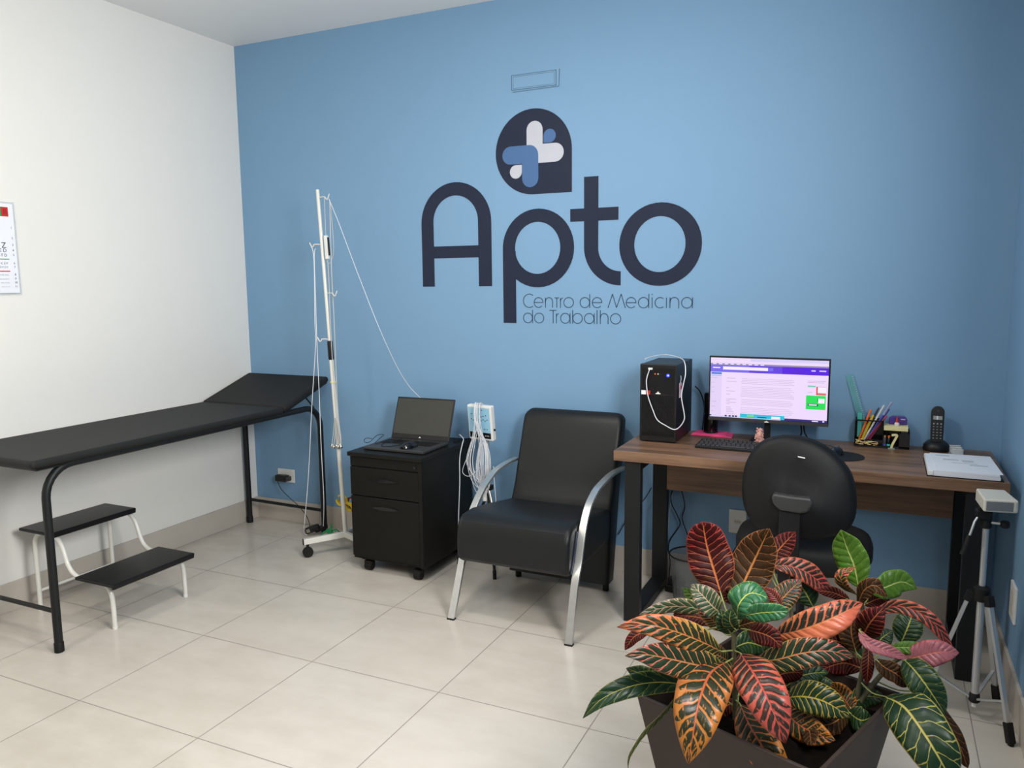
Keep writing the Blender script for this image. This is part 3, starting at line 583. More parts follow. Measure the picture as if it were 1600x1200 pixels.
# outlets and plates
def plate(name, label, x0, x1, z0, z1, plug=False):
    t = thing(name, label, 'wall outlet', ((x0 + x1) / 2, 0, z0))
    MB().box(x0, x1, -0.008, 0, z0, z1).build('face_plate', 'whiteplastic', t, bevel=0.003)
    cx, cz = (x0 + x1) / 2, (z0 + z1) / 2
    b = MB().prism([(cx + dx, cz + dz) for dx, dz in ((-.022, 0), (-.012, -.011), (.012, -.011), (.022, 0), (.012, .011), (-.012, .011))], 'xz', -0.0095, -0.007)
    s_ = b.build('socket', 'cream', t, smooth=False)
    b = MB()
    for dx in (-.01, 0, .01): b.cbox((cx + dx, -0.0096, cz), (.004, .0006, .004))
    b.build('pin_hole', 'rubber', s_, smooth=False)
plate('wall_outlet', 'white wall outlet low on the blue wall behind the examination bed', 0.188, 0.325, 0.26, 0.348)
plate('wall_outlet', 'pale wall outlet low on the blue wall behind the office chair', 3.07, 3.155, 0.285, 0.405)
t = thing('wall_outlet', 'white outlet plate on the right blue wall beside the tripod', 'wall outlet', (W_, -0.63, 0.30))
MB().box(W_ - 0.010, W_, -0.685, -0.575, 0.285, 0.42).build('face_plate', 'whiteplastic', t, bevel=0.003)
MB().box(W_ - 0.0115, W_ - 0.0095, -0.665, -0.595, 0.31, 0.395).build('socket', 'cream', t, bevel=0.002)

t = thing('power_adapter', 'black plug-in power adapter in the outlet behind the examination bed', 'power adapter', (0.25, -0.04, 0.27))
MB().box(0.200, 0.290, -0.052, -0.010, 0.272, 0.312).build('adapter_body', 'blackplastic', t, bevel=0.006)
MB().box(0.286, 0.305, -0.048, -0.012, 0.278, 0.306).build('adapter_side', 'darkplastic', t, bevel=0.003)
MB().tube([(0.215, -0.045, 0.275)] + CABLES['adapter_cord'][1:], 0.0022, 6, k=5).build('cord', 'rubber', t)

# ------------------------------------------------------------------ examination bed
def bed():
    t = thing('examination_bed', 'black padded examination bed with raised headrest on black tubular legs', 'examination bed', (0.33, -0.97, 0))
    R_ = 0.0175
    # side tubes bend down into legs
    for x in (0.62, 0.045):
        top = 0.795
        near = [(x, -1.858, 0.025), (x, -1.858, 0.665)] + [(x, -1.858 + 0.13 - 0.13 * math.cos(a), 0.665 + 0.13 * math.sin(a)) for a in [math.radians(q) for q in range(12, 91, 13)]]
        far = [(x, -0.092 - 0.13 + 0.13 * math.cos(a), 0.665 + 0.13 * math.sin(a)) for a in [math.radians(q) for q in range(90, 11, -13)]] + [(x, -0.092, 0.665), (x, -0.092, 0.025)]
        if x < 0.1: far = [(x, p[1] - 0.035, p[2]) for p in far]
        MB().tube(near + far, R_, 14).build('side_tube', 'blackmetal', t, angle=60)
        for y in (-1.858, far[-1][1]):
            MB().lathe([(0.0175, 0), (0.020, 0.002), (0.020, 0.04), (0.0185, 0.043)], (x, y, 0), 16).build('rubber_foot', 'rubber', t)
    MB().tube([(0.62, -1.858, 0.178), (0.045, -1.858, 0.178)], 0.010, 10).build('cross_bar', 'blackmetal', t)
    MB().tube([(0.62, -0.092, 0.135), (0.045, -0.127, 0.155)], 0.010, 10).build('cross_bar', 'blackmetal', t)
    # mattress
    x0, x1 = 0.015, 0.648
    MB().box(x0 + .01, x1 - .012, -1.900, -0.435, 0.792, 0.800).build('bed_board', 'blackmetal', t, bevel=0.002)
    m = MB(); xs = [x0, x0 + .03, (x0 + x1) / 2, x1 - .03, x1]; 
    m.box(x0, x1, -1.925, -0.432, 0.800, 0.838)
    m.build('mattress', 'vinyl', t, bevel=0.0185, seg=5)
    # headrest hinged at y=-0.43
    a = math.atan2(0.135, 0.41)
    T = Matrix.Translation(Vector((0, -0.432, 0.80))) @ Matrix.Rotation(a, 4, 'X')
    MB(T).box(x0, x1 + 0.004, 0.003, 0.432, 0.006, 0.042).build('headrest', 'vinyl', t, bevel=0.015, seg=4)
    MB(T).box(x0 + .01, x1 - .01, 0.003, 0.42, -0.002, 0.006).build('headrest_board', 'blackmetal', t)
    for x in (0.605, 0.06):
        MB().tube([(x, -0.20, 0.862), (x, -0.13, 0.79), (x, -0.115, 0.74)], 0.005, 8, k=4).build('headrest_strut', 'blackmetal', t)
bed()

def step_stool():
    t = thing('step_stool', 'two-step white tubular step stool with black treads beside the bed', 'step stool', (0.38, -1.4, 0))
    for y in (-1.605, -1.205):
        prof = [(0.128, 0.0), (0.128, 0.30), (0.134, 0.348), (0.155, 0.378), (0.185, 0.388), (0.235, 0.388), (0.285, 0.380), (0.316, 0.352), (0.335, 0.310), (0.352, 0.262), (0.378, 0.228), (0.42, 0.208), (0.47, 0.204), (0.56, 0.204), (0.605, 0.198), (0.630, 0.170), (0.640, 0.125), (0.642, 0.0)]
        MB().tube([(x, y, z + 0.001 if z == 0 else z) for x, z in prof], 0.0105, 12, k=4).build('side_frame', 'whitemetal', t, angle=60)
    MB().tube([(0.128, -1.605, 0.095), (0.128, -1.205, 0.095)], 0.007, 8).build('cross_bar', 'whitemetal', t)
    for y in (-1.605, -1.205):
        for x in (0.128, 0.642):
            MB().lathe([(0.0115, 0), (0.0115, 0.012)], (x, y, 0), 12).build('foot_cap', 'whiteplastic', t)
    for nm, x0, x1, z in (('upper_tread', 0.085, 0.315, 0.398), ('lower_tread', 0.455, 0.705, 0.214)):
        m = MB(); m.box(x0, x1, -1.650, -1.188, z, z + 0.016); m.box(x1 - .012, x1, -1.648, -1.19, z - 0.010, z + .012)
        m.build(nm, 'blacktread', t, bevel=0.006, seg=3)
step_stool()

# ------------------------------------------------------------------ IV stand and its cables
def poleat(z): k = (z - 0.1) / 1.95; return Vector((0.971 - 0.100 * k, -0.34, z))
def iv_stand():
    t = thing('iv_stand', 'tall white rolling IV pole stand with hooks beside the examination bed', 'IV stand', (0.971, -0.34, 0))
    for (ex, ey) in ((0.815, -0.520), (1.160, -0.400), (0.930, -0.115)):
        v = Vector((ex - 0.971, ey + 0.34, 0)); e = Vector((ex, ey, 0.092)); c = Vector((0.971, -0.34, 0.104)); d = v.normalized()
        b = MB().bar([c, e], (-d.y, d.x, 0), 0.0125, 0.016, 0)
        leg = b.build('base_leg', 'whitemetal', t, bevel=0.003)
        MB().bar([e, e + d * 0.004], (-d.y, d.x, 0), 0.0125, 0.0165).build('end_cap', 'rubber', leg)
        cc = e - d * 0.022
        b = MB().tube([(cc.x - d.y * .011, cc.y + d.x * .011, 0.030), (cc.x + d.y * .011, cc.y - d.x * .011, 0.030)], 0.0295, 18)
        b.tube([(cc.x, cc.y, 0.05), (cc.x, cc.y, 0.078)], 0.008, 8); b.tube([(cc.x - d.y * .014, cc.y + d.x * .014, 0.030), (cc.x + d.y * .014, cc.y - d.x * .014, 0.030)], 0.012, 12)
        b.build('caster', 'rubber', t)
    MB().tube([poleat(0.10), poleat(1.13)], 0.0125, 14).build('lower_pole', 'whitemetal', t)
    MB().tube([poleat(1.13), poleat(2.05)], 0.0098, 14).build('upper_pole', 'whitemetal', t)
    MB().tube([poleat(1.112), poleat(1.118), poleat(1.212), poleat(1.219)], [0.013, 0.0155, 0.0155, 0.013], 16).build('collar', 'rubber', t)
    for z, s_ in ((2.007, 1), (1.752, -1), (1.483, 1), (1.226, -1)):
        p = poleat(z)
        if s_ > 0: q = [(0, 0), (.044, .002), (.056, -.004), (.066, -.014), (.074, -.012), (.082, .002), (.088, .014)]
        else: q = [(0, 0), (-.045, .002), (-.052, -.006), (-.060, -.012), (-.068, -.002), (-.075, .012)]
        MB().tube([(p.x + a, p.y - 0.012 * abs(a) / .07, p.z + c) for a, c in q], 0.0030, 8, k=4).build('hook', 'whitemetal', t)
iv_stand()
def lead(name, label, pts, r, m, cat='cable', group=None, k=6):
    b = MB().tube(pts, r, 6, k=k); return single(name, label, cat, b, m, pts[0], group)
lead('hanging_cable', 'thin white looped cable hanging from the left middle hook of the IV stand, outer strand', CABLES['loop_left'], 0.0021, 'cable_white')
lead('hanging_cable', 'thin white cable on the left hook of the IV stand, strand nearer the pole', CABLES['loop_left2'], 0.0021, 'cable_white')
t = thing('inline_sensor', 'small white box on a thin cable hanging from the top of the IV stand', 'sensor', (0.92, -0.35, 1.62))
MB().tube(CABLES['drop_box'], 0.0018, 6, k=4).build('upper_cord', 'cable_grey', t)
c0 = Vector(CABLES['drop_box'][-1]); c1 = Vector(CABLES['under_box'][0])
MB().bar([c0, c1], (0, 1, 0), 0.010, 0.0095).build('sensor_box', 'whiteplastic', t, bevel=0.003)
MB().bar([c0 + Vector((0.011, 0.004, -.01)), c1 + Vector((0.011, 0.004, .020))], (0, 1, 0), 0.006, 0.0018).build('sensor_clip', 'blackplastic', t)
MB().tube(CABLES['under_box'], 0.0022, 6, k=4).build('lower_cord', 'cable_grey', t)
lead('electrode_lead', 'pale grey electrode lead running down the right side of the IV pole', CABLES['back_lead'], 0.0028, 'cable_grey')
lead('cable_loop', 'small pale grey cable loop around the white sensor box on the IV stand', CABLES['back_lead2'], 0.0016, 'cable_grey')
lead('signal_wire', 'thin white wire slung from the IV stand top to the laptop', CABLES['to_laptop'], 0.0016, 'cable_white')
t = thing('electrode_cluster', 'cluster of shiny metal suction electrodes hanging on the white pole', 'electrodes', (0.955, -0.36, 0.63))
pc = poleat(0.625)
for i, (dx, dz) in enumerate(((-.026, 0), (-.010, -.004), (.006, .002), (.020, -.002), (.032, .004), (.040, 0))):
    o = MB().lathe([(0.002, -0.010), (0.009, -0.009), (0.0105, -0.002), (0.006, 0.004), (0.003, 0.010)], (pc.x + dx, pc.y - 0.024 - 0.004 * (i % 2), pc.z + dz), 12).build('electrode_cup', 'steel', t)
    MB().tube([(pc.x + dx, pc.y - .024 - 0.004 * (i % 2), pc.z + dz + .008), (pc.x + dx * .8 + .005, pc.y - .022, pc.z + .06), (pc.x + .004 + dx * .3, pc.y - .016, pc.z + .16)], 0.0022, 6, k=4).build('electrode_lead', 'cable_grey', t)
MB().lathe([(0.0135, -.003), (0.0175, -.003), (0.0175, .003), (0.0135, .003)], poleat(0.985), 14).build('cable_ring', 'postit', t)

# limb clamps and clip tangle by the foot of the stand
def clamp(name, label, c, cols, deg):
    t = thing(name, label, 'limb clamp', c)
    T = Matrix.Translation(Vector(c)) @ Matrix.Rotation(math.radians(deg), 4, 'Y')
    for s_, m in ((1, cols[0]), (-1, cols[1])):
        P = [(-.055, .014 * s_), (-.036, .028 * s_), (-.008, .022 * s_), (.010, .008 * s_), (.038, .018 * s_), (.062, .008 * s_)]
        MB(T).bar([(a, 0, b_) for a, b_ in P], (0, 1, 0), 0.011, 0.0045, k=4).build('jaw', m, t)
    MB(T).tube([(0.004, -.013, 0), (0.004, .013, 0)], 0.006, 10).build('pivot', 'steel', t)
clamp('limb_clamp', 'bright yellow limb clamp hanging behind the IV pole near the floor', (0.945, -0.30, 0.275), ('yellow', 'yellow'), 30)
clamp('limb_clamp', 'dark red limb clamp hanging behind the IV pole near the floor', (0.985, -0.265, 0.29), ('darkred', 'darkred'), -40)
t = thing('cable_tangle', 'green limb clamp with splayed jaws on the floor by the bed leg', 'limb clamp', (0.74, -0.19, 0))
for i, (dx, dy, dz) in enumerate(((.06, -.02, .05), (-.05, .02, .02), (.05, .03, .03), (-.04, -.05, .005), (0.01, .01, .085), (.07, -.05, .015))):
    MB().tube([(0.74, -0.19, 0.048), (0.74 + dx * .6, -0.19 + dy * .6, 0.045 + dz * .4), (0.74 + dx, -0.19 + dy, 0.008 + dz)], [0.006, 0.003], 6, k=3).build('jaw', 'green', t)
MB().cbox((0.74, -0.19, 0.046), (.034, .02, .03)).build('pivot', 'green', t, bevel=.005)
MB().tube([(0.74, -0.19, 0.04), (0.80, -.16, 0.02), (0.87, -.16, 0.01), (0.93, -.2, 0.006)], 0.003, 6, k=5).build('lead', 'rubber', t)
t = thing('sensor_clip', 'black clip with a steel face lying on the floor beside the bed leg', 'clip', (0.60, -0.17, 0))
T = rot(35, 'Z', (0.60, -0.17, 0)) @ rot(-18, 'Y', (0.60, -0.17, 0.03))
MB(T).cbox((0.595, -0.175, 0.042), (0.085, 0.05, 0.034)).build('clip_body', 'blackplastic', t, bevel=0.008)
MB(T).cbox((0.572, -0.201, 0.046), (0.022, 0.004, 0.022)).build('steel_face', 'steel', t, bevel=0.001)
MB(T).cbox((0.635, -0.165, 0.024), (0.06, 0.04, 0.028)).build('clip_jaw', 'rubber', t, bevel=0.008)

# ------------------------------------------------------------------ filing cabinet
def cabinet():
    t = thing('filing_cabinet', 'black rolling two-drawer filing cabinet under the laptop', 'filing cabinet', (1.416, -0.31, 0))
    x0, x1, y0, y1 = 1.192, 1.640, -0.575, -0.040
    MB().box(x0, x1, y0 + .018, y1, 0.070, 0.633).build('body', 'blackwood', t, bevel=0.0015)
    MB().box(x0 - .006, x1 + .006, y0 - .008, y1 + .004, 0.6335, 0.656).build('top_panel', 'blackwood', t, bevel=0.003)
    MB().box(x0 + .004, x1 - .022, y0 + .006, y0 + .0175, 0.580, 0.630).build('upper_rail', 'blackwood', t, bevel=0.001)
    for z0, z1 in ((0.425, 0.577), (0.090, 0.420)):
        d = MB().box(x0 + .006, x1 - .022, y0, y0 + .0175, z0, z1).build('drawer', 'blackwood', t, bevel=0.0015)
        cz = z1 - (0.060 if z1 > .5 else 0.052); cx = (x0 + x1) / 2 - .004
        up = [(cx + dx, cz + .009 * (1 - (dx / .088) ** 2)) for dx in [(-.088 + .176 * i / 14) for i in range(15)]]
        lo = [(a, cz - .010 * (1 - ((a - cx) / .088) ** 2) - .001) for a, _ in reversed(up)]
        MB().prism(up + lo[0:], 'xz', y0 - .006, y0 + .001).build('handle', 'gloss', d, bevel=0.002)
    MB().box(x1 - .021, x1, y0, y0 + .0175, 0.072, 0.632).build('side_edge', 'blackwood', t, bevel=0.001)
    MB().lathe([(.006, 0), (.006, .004)], (0, 0, 0), 12).T
    b = MB(Matrix.Translation((x1 - .045, y0 + .006, .601)) @ Matrix.Rotation(PI / 2, 4, 'X')); b.lathe([(.008, 0), (.008, .003), (.006, .004)], (0, 0, 0), 14); b.build('lock', 'gloss', t)
    for cx, cy in ((x0 + .075, y0 + .05), (x1 - .055, y0 + .035), (x0 + .07, y1 - .05), (x1 - .07, y1 - .05)):
        b = MB().tube([(cx - .020, cy, .026), (cx + .020, cy, .026)], 0.0255, 18); b.tube([(cx, cy + .01, .04), (cx, cy + .01, .071)], .009, 8)
        b.box(cx - .024, cx + .024, cy - .018, cy + .02, .034, .055)
        b.build('caster', 'rubber', t, bevel=.003)
cabinet()

def laptop():
    t = thing('laptop', 'open grey laptop with dark blank screen standing on the filing cabinet', 'laptop', (1.42, -0.37, 0.656))
    x0, x1 = 1.236, 1.606
    T = rot(1.0, 'Z', (1.42, -.37, 0))
    b = MB(T).prism([(x0, -.505), (x1, -.505), (x1, -.235), (x0, -.235)], 'xy', .658, .674)
    bs = b.build('laptop_base', 'darkplastic', t, bevel=0.004)
    k = MB(T)
    for r in range(5):
        for c in range(15):
            k.box(x0 + .025 + c * .0215, x0 + .025 + c * .0215 + .0175, -.285 - r * .021 - .017, -.285 - r * .021, .6738, .6755)
    k.build('keyboard_keys', 'blackplastic', bs, smooth=False)
    MB(T).box(x0 + .115, x0 + .225, -.485, -.415, .6738, .6746).build('touchpad', 'darkplastic', bs)
    for xx in (x0 + .02, x1 - .02):
        MB(T).box(xx - .008, xx + .008, -.49, -.48, .656, .659).build('rubber_foot', 'rubber', bs)
    a = math.atan2(0.085, 0.222)
    L_ = Matrix.Translation(Vector((0, -.232, .672))) @ Matrix.Rotation(-a, 4, 'X')
    ld = MB(T @ L_).box(x0, x1, 0.0, 0.007, 0.0, 0.238).build('lid', 'blackplastic', t, bevel=0.003)
    MB(T @ L_).box(x0 + .008, x1 - .008, -0.0008, 0.0, 0.028, 0.228).build('screen', mat('blank_screen', (0.030, 0.031, 0.026), 0.32), ld, smooth=False)
    bb = MB(T @ L_); cx = (x0 + x1) / 2
    bb.prism([(cx - .008, .009), (cx + .008, .009), (cx + .004, .013), (cx, .017), (cx - .004, .013)], 'xz', -.0014, 0)
    bb.build('emblem', 'whiteplastic', ld, smooth=False)
laptop()
def mouse(name, label, c, deg, cord):
    t = thing(name, label, 'computer mouse', c)
    T = Matrix.Translation(Vector(c)) @ Matrix.Rotation(math.radians(deg), 4, 'Z')
    b = MB(T); n = 12; prof = []
    vs = []; fs = []
    for i in range(n + 1):
        s_ = i / n; x = -.050 + .10 * s_; w_ = .030 * math.sin(PI * (0.04 + .92 * s_)) ** .45 * (1 - .12 * s_); h = .032 * math.sin(PI * (0.06 + .86 * s_)) ** .7
        for j in range(9):
            a = PI * j / 8; vs.append((x, w_ * math.cos(a), .001 + h * math.sin(a) ** .8 if 0 < j < 8 else .001))
    for i in range(n):
        for j in range(8): fs.append((i * 9 + j, i * 9 + j + 1, (i + 1) * 9 + j + 1, (i + 1) * 9 + j))
        fs.append((i * 9 + 8, i * 9, (i + 1) * 9, (i + 1) * 9 + 8))
    fs.append(tuple(range(9))); fs.append(tuple(n * 9 + j for j in range(8, -1, -1)))
    b.add(vs, fs).build('shell', 'gloss', t)
    MB(T).tube([(.026, -.003, .0295), (.026, .003, .0295)], .006, 12).build('scroll_wheel', 'darkplastic', t)
    if cord: MB().tube(cord, .0016, 6, k=6).build('cord', 'rubber', t)
zc = .6762
mouse('computer_mouse', 'glossy black computer mouse resting on the open laptop', (1.488, -.445, .6755), 70,
      [(1.50, -.40, .686), (1.47, -.385, zc + .002), (1.42, -.40, zc + .002), (1.385, -.455, zc), (1.34, -.475, zc), (1.30, -.40, zc), (1.345, -.31, zc + .008), (1.325, -.285, zc + .01), (1.285, -.33, zc + .004), (1.27, -.44, zc + .002), (1.245, -.37, zc + .012), (1.235, -.31, .70), (1.225, -.36, .705), (1.215, -.42, .678), (1.205, -.45, .685), (1.20, -.43, .70), (1.205, -.38, .69)])
lead('charging_cable', 'thin white cable hanging down the right side of the filing cabinet', [(1.60, -.10, .690), (1.635, -.12, .672), (1.650, -.16, .652), (1.654, -.20, .58), (1.662, -.22, .44), (1.668, -.25, .28), (1.66, -.24, .20)], .0028, 'cable_white')
lead('charging_cable', 'black cable lying along the back right edge of the cabinet top', [(1.60, -.17, .662), (1.615, -.11, .664), (1.64, -.07, .664), (1.652, -.05, .66)], .0042, 'rubber')

# ------------------------------------------------------------------ amplifier on its stand with bundled leads
def amplifier():
    t = thing('electrode_amplifier', 'pale blue faced signal box on a small tripod between cabinet and armchair', 'medical device', (1.80, -0.19, 0))
    T = rot(-9, 'Z', (1.79, -.19, .78)) @ rot(6, 'X', (1.79, -.19, .78))
    x0, x1, z0, z1 = 1.706, 1.866, .690, .884
    bx = MB(T).box(x0, x1, -.205, -.170, z0, z1).build('housing', 'whiteplastic', t, bevel=0.008, seg=3)
    MB(T).box(x0 + .010, x1 - .012, -.2065, -.205, z0 + .046, z1 - .012).build('blue_face', 'panel_blue', bx, smooth=False)
    MB(T).box(x0 + .010, x1 - .012, -.2065, -.205, z0 + .014, z0 + .046).build('black_strip', 'gloss', bx, smooth=False)
    b = MB(T)
    spots = [(.055, .170), (.100, .170), (.03, .145), (.048, .137), (.064, .148), (.084, .148), (.107, .138), (.124, .142), (.094, .133)]
    spots += [(.028 + .013 * i, .118 - .006 * (i % 2)) for i in range(9)] + [(.112, .066), (.128, .066)]
    for dx, dz in spots: b.cbox((x0 + dx, -.2075, z0 + dz), (.0045, .002, .0045))
    b.build('socket_row', 'print', bx, smooth=False)
    b = MB(T)
    for i in range(3): b.tube([(x0 + .112 + .011 * i, -.208, z0 + .029), (x0 + .112 + .011 * i, -.2065, z0 + .029)], .003, 8)
    b.build('knob', 'cream', bx)
    MB(T).tube([(x1, -.188, z0 + .062), (x1 + .006, -.188, z0 + .062)], .006, 10).build('side_button', 'blackplastic', bx)
    MB().tube([(1.815, -.175, .72), (1.815, -.175, .45)], .0075, 12).build('column', 'alu', t)
    MB().tube([(1.815, -.175, .45), (1.815, -.175, .20)], .011, 12).build('lower_column', 'alu', t)
    MB().cbox((1.815, -.180, .430), (.055, .035, .030)).build('clamp_block', 'blackplastic', t, bevel=.006)
    MB().tube([(1.805, -.205, .425), (1.808, -.205, .36)], .013, 14).build('white_knob', 'whiteplastic', t)
    MB().tube([(1.83, -.195, .415), (1.85, -.205, .35)], .008, 12).build('clamp_lever', 'chrome', t)
    for fx, fy in ((1.668, -.262), (1.949, -.381), (1.86, -.055)):
        lg = MB().tube([(1.815, -.175, .40), (fx, fy, .03)], .008, 10).build('leg', 'rubber', t)
        MB().tube([(fx + (1.815 - fx) * .04, fy + (-.175 - fy) * .04, .045), (fx, fy, .0)], .010, 10).build('rubber_foot', 'rubber', lg)
    random.seed(11)
    for i in range(20):
        sx = 1.770 + .035 * random.random(); top = (sx - .002, -.235, .885 + .012 * random.random())
        a = random.uniform(-1, 1)
        m1 = (sx + .004 * a, -.240 - .006 * random.random(), .80); m2 = (1.79 + .05 * a, -.228, .68)
        lo = random.uniform(.40, .50); m3 = (1.79 + .075 * a, -.235, .58); m4 = (1.80 + .055 * a, -.24, lo + .03)
        m5 = (1.805 + .01 * random.uniform(-1, 1), -.235, lo - .01); m6 = (1.80 - .04 * a, -.215, lo + .10); m7 = (1.80 - .02 * a, -.205, .68)
        MB().tube([(sx, -.195, .882), top, m1, m2, m3, m4, m5, m6, m7], .0015, 5, k=5).build('electrode_lead', 'cable_white', t)
    MB().tube([(1.87, -.22, .56), (1.885, -.24, .47), (1.89, -.235, .36), (1.88, -.23, .30)], .0018, 6, k=5).build('electrode_lead', 'cable_white', t)
    MB().tube([(1.735, -.22, .64), (1.70, -.24, .55), (1.695, -.24, .51), (1.74, -.25, .50), (1.80, -.24, .55)], .0016, 6, k=5).build('electrode_lead', 'cable_white', t)
amplifier()

# ------------------------------------------------------------------ armchair
def armchair():
    t = thing('armchair', 'black leatherette armchair with curved brushed metal arms in the middle of the room', 'armchair', (2.28, -.56, 0))
    x0, x1 = 2.004, 2.552
    side = [(-.60, .262), (-.80, .262), (-.862, .270), (-.884, .295), (-.886, .36), (-.882, .42), (-.866, .462), (-.83, .486), (-.74, .490), (-.55, .464), (-.30, .425), (-.30, .268)]
    MB().prism(side, 'yz', x0, x1).build('seat', 'blackleather', t, bevel=0.024, seg=5)
    def lerp(tb, z):
        for (a, b_), (c, d_) in zip(tb[:-1], tb[1:]):
            if z <= c: return b_ + (d_ - b_) * max(0, (z - a)) / (c - a)
        return tb[-1][1]
    fr = [(.045, -.355), (.42, -.318), (.5, -.275), (.80, -.160), (.84, -.140), (.860, -.120), (.868, -.100)]
    bk = [(.045, -.250), (.5, -.155), (.80, -.065), (.84, -.056), (.860, -.066), (.868, -.090)]
    vs = []; fs = []; zs = [.052, .062, .15, .3, .42, .46, .5, .55, .6, .65, .7, .75, .79, .815, .835, .850, .860, .866, .869]; n = 24
    for z in zs:
        y0, y1 = lerp(fr, z), lerp(bk, z)
        rr = .045; k = max(0, z - (.869 - rr)); dx = rr - math.sqrt(max(0, rr * rr - k * k)) if k > 0 else 0
        a0, a1 = x0 + .010 + dx, x1 + .004 - dx; r = min(.022, (y1 - y0) * .48)
        for cx_, cy_, s0 in ((a1 - r, y1 - r, 0), (a0 + r, y1 - r, 90), (a0 + r, y0 + r, 180), (a1 - r, y0 + r, 270)):
            for i_ in range(6):
                q = math.radians(s0 + 90 * i_ / 5); vs.append((cx_ + r * math.cos(q), cy_ + r * math.sin(q), z))
    for i_ in range(len(zs) - 1):
        for j_ in range(n): fs.append((i_ * n + j_, i_ * n + (j_ + 1) % n, (i_ + 1) * n + (j_ + 1) % n, (i_ + 1) * n + j_))
    fs.append(tuple(range(n))); fs.append(tuple((len(zs) - 1) * n + j_ for j_ in range(n)))
    MB().add(vs, fs).build('backrest', 'blackleather', t, angle=60)
    for x in (2.045, 2.525):
        MB().lathe([(.014, 0), (.016, .004), (.016, .050)], (x, -.292, 0), 12).build('rear_foot', 'rubber', t)
    for x, prof in ((1.985, [(-.902, .001), (-.855, .10), (-.79, .245), (-.735, .355), (-.685, .445), (-.585, .527), (-.50, .568), (-.42, .593), (-.29, .605), (-.165, .603)]),
                    (2.573, [(-.928, .001), (-.895, .12), (-.852, .255), (-.812, .325), (-.765, .445), (-.700, .532), (-.625, .575), (-.548, .597), (-.36, .614), (-.15, .603)])):
        arm = MB().bar([(x, y, z) for y, z in prof], (1, 0, 0), .0165, [.0095, .006], k=5).build('arm_leg', 'chrome', t, bevel=.002)
        MB().box(x - .018, x + .018, prof[0][0] - .011, prof[0][0] + .012, 0, .007).build('leg_cap', 'rubber', arm)
    MB().bar([(2.5545, -.840, .278), (2.5545, -.800, .36), (2.5545, -.768, .450)], (1, 0, 0), .0022, .022, k=3).build('arm_bracket', 'navy', t)
    MB().bar([(2.003, -.800, .275), (2.003, -.750, .36), (2.003, -.715, .430)], (1, 0, 0), .0015, .022, k=3).build('arm_bracket', 'navy', t)
armchair()
# ------------------------------------------------------------------ desk
DZ = 0.790
def desk():
    t = thing('desk', 'walnut laminate desk with black steel frame against the blue wall', 'desk', (3.42, -0.315, 0))
    MB().box(2.665, 4.168, -.615, -.015, .745, DZ).build('desktop', 'wood', t, bevel=0.0015)
    MB().box(2.786, 4.030, -.130, -.112, .505, .744).build('modesty_panel', 'wood', t, bevel=0.001)
    for a, c in ((2.712, 2.784), (4.032, 4.104)):
        b = MB()
        b.box(a, c, -.600, -.560, 0.001, .7445); b.box(a, c, -.120, -.080, 0.001, .7445)
        b.box(a, c, -.560, -.120, 0.001, .041); b.box(a, c, -.560, -.120, .7045, .7445)
        b.build('leg_frame', 'blackmetal', t, bevel=0.002)
desk()

def tower():
    t = thing('computer_tower', 'black desktop computer tower with ribbed front at the left end of the desk', 'computer', (2.80, -.22, DZ))
    x0, x1, y0, y1, z1 = 2.712, 2.884, -.372, -.045, 1.155
    MB().box(x0 + .002, x1 - .002, y0 + .028, y1, DZ + .006, z1 - .002).build('case', 'blackplastic', t, bevel=.002)
    fr = MB().box(x0, x1, y0, y0 + .027, DZ + .004, z1).build('front_panel', 'blackplastic', t, bevel=.005, seg=3)
    b = MB()
    for i in range(26):
        x = x0 + .012 + i * (x1 - x0 - .024) / 25
        b.box(x - .0016, x + .0016, y0 - .0022, y0, DZ + .03, DZ + .222)
    b.build('ribs', 'gloss', fr, smooth=False)
    MB().box(x0 + .010, x1 - .010, y0 - .0012, y0, DZ + .228, z1 - .022).build('gloss_panel', 'gloss', fr, smooth=False)
    MB().box(x0 + .008, x1 - .008, y0 - .0016, y0, z1 - .020, z1 - .012).build('top_vent', 'rubber', fr, smooth=False)
    b = MB(); b.cbox((x0 + .028, y0 - .002, z1 - .045), (.016, .003, .005)); b.cbox((x0 + .100, y0 - .002, z1 - .045), (.012, .002, .006))
    b.build('usb_port', 'rubber', fr, smooth=False)
    for i, m in ((0, 'orange'), (1, 'cream')):
        MB().tube([(x0 + .072 + i * .014, y0 - .003, z1 - .045), (x0 + .072 + i * .014, y0 - .001, z1 - .045)], .0032, 10).build('audio_jack', m, fr)
    MB().tube([(x0 + .132, y0 - .004, z1 - .050), (x0 + .132, y0 - .001, z1 - .050)], .0075, 16).build('power_button', 'led_blue', fr)
    MB().tube([(x0 + .133, y0 - .0048, z1 - .050), (x0 + .133, y0 - .0035, z1 - .050)], .003, 10).build('power_led', 'led_white', fr)
    b = MB(); b.box(x0 + .008, x0 + .030, y0 - .0022, y0 - .001, z1 - .142, z1 - .123)
    b.build('sticker_white', 'paper', fr, smooth=False)
    MB().box(x0 + .030, x0 + .050, y0 - .0022, y0 - .001, z1 - .142, z1 - .123).build('sticker_red', 'red', fr, smooth=False)
    cx = x0 + .087; cz = z1 - .134
    b = MB().prism([(cx - .011, cz - .004), (cx + .011, cz - .004), (cx + .011, cz), (cx + .004, cz + .002), (cx + .002, cz + .008), (cx - .002, cz + .008), (cx - .004, cz + .002), (cx - .011, cz)], 'xz', y0 - .0024, y0 - .001)
    b.build('emblem', 'whiteplastic', fr, smooth=False)
    for xx in (x0 + .02, x1 - .02):
        for yy in (y0 + .05, y1 - .04): MB().lathe([(.012, 0), (.012, .007)], (xx, yy, DZ), 12).build('foot', 'rubber', t)
tower()
t = thing('charging_cable', 'white cable plugged into the tower front and draped over its top', 'cable', CABLES['pc_cable'][0])
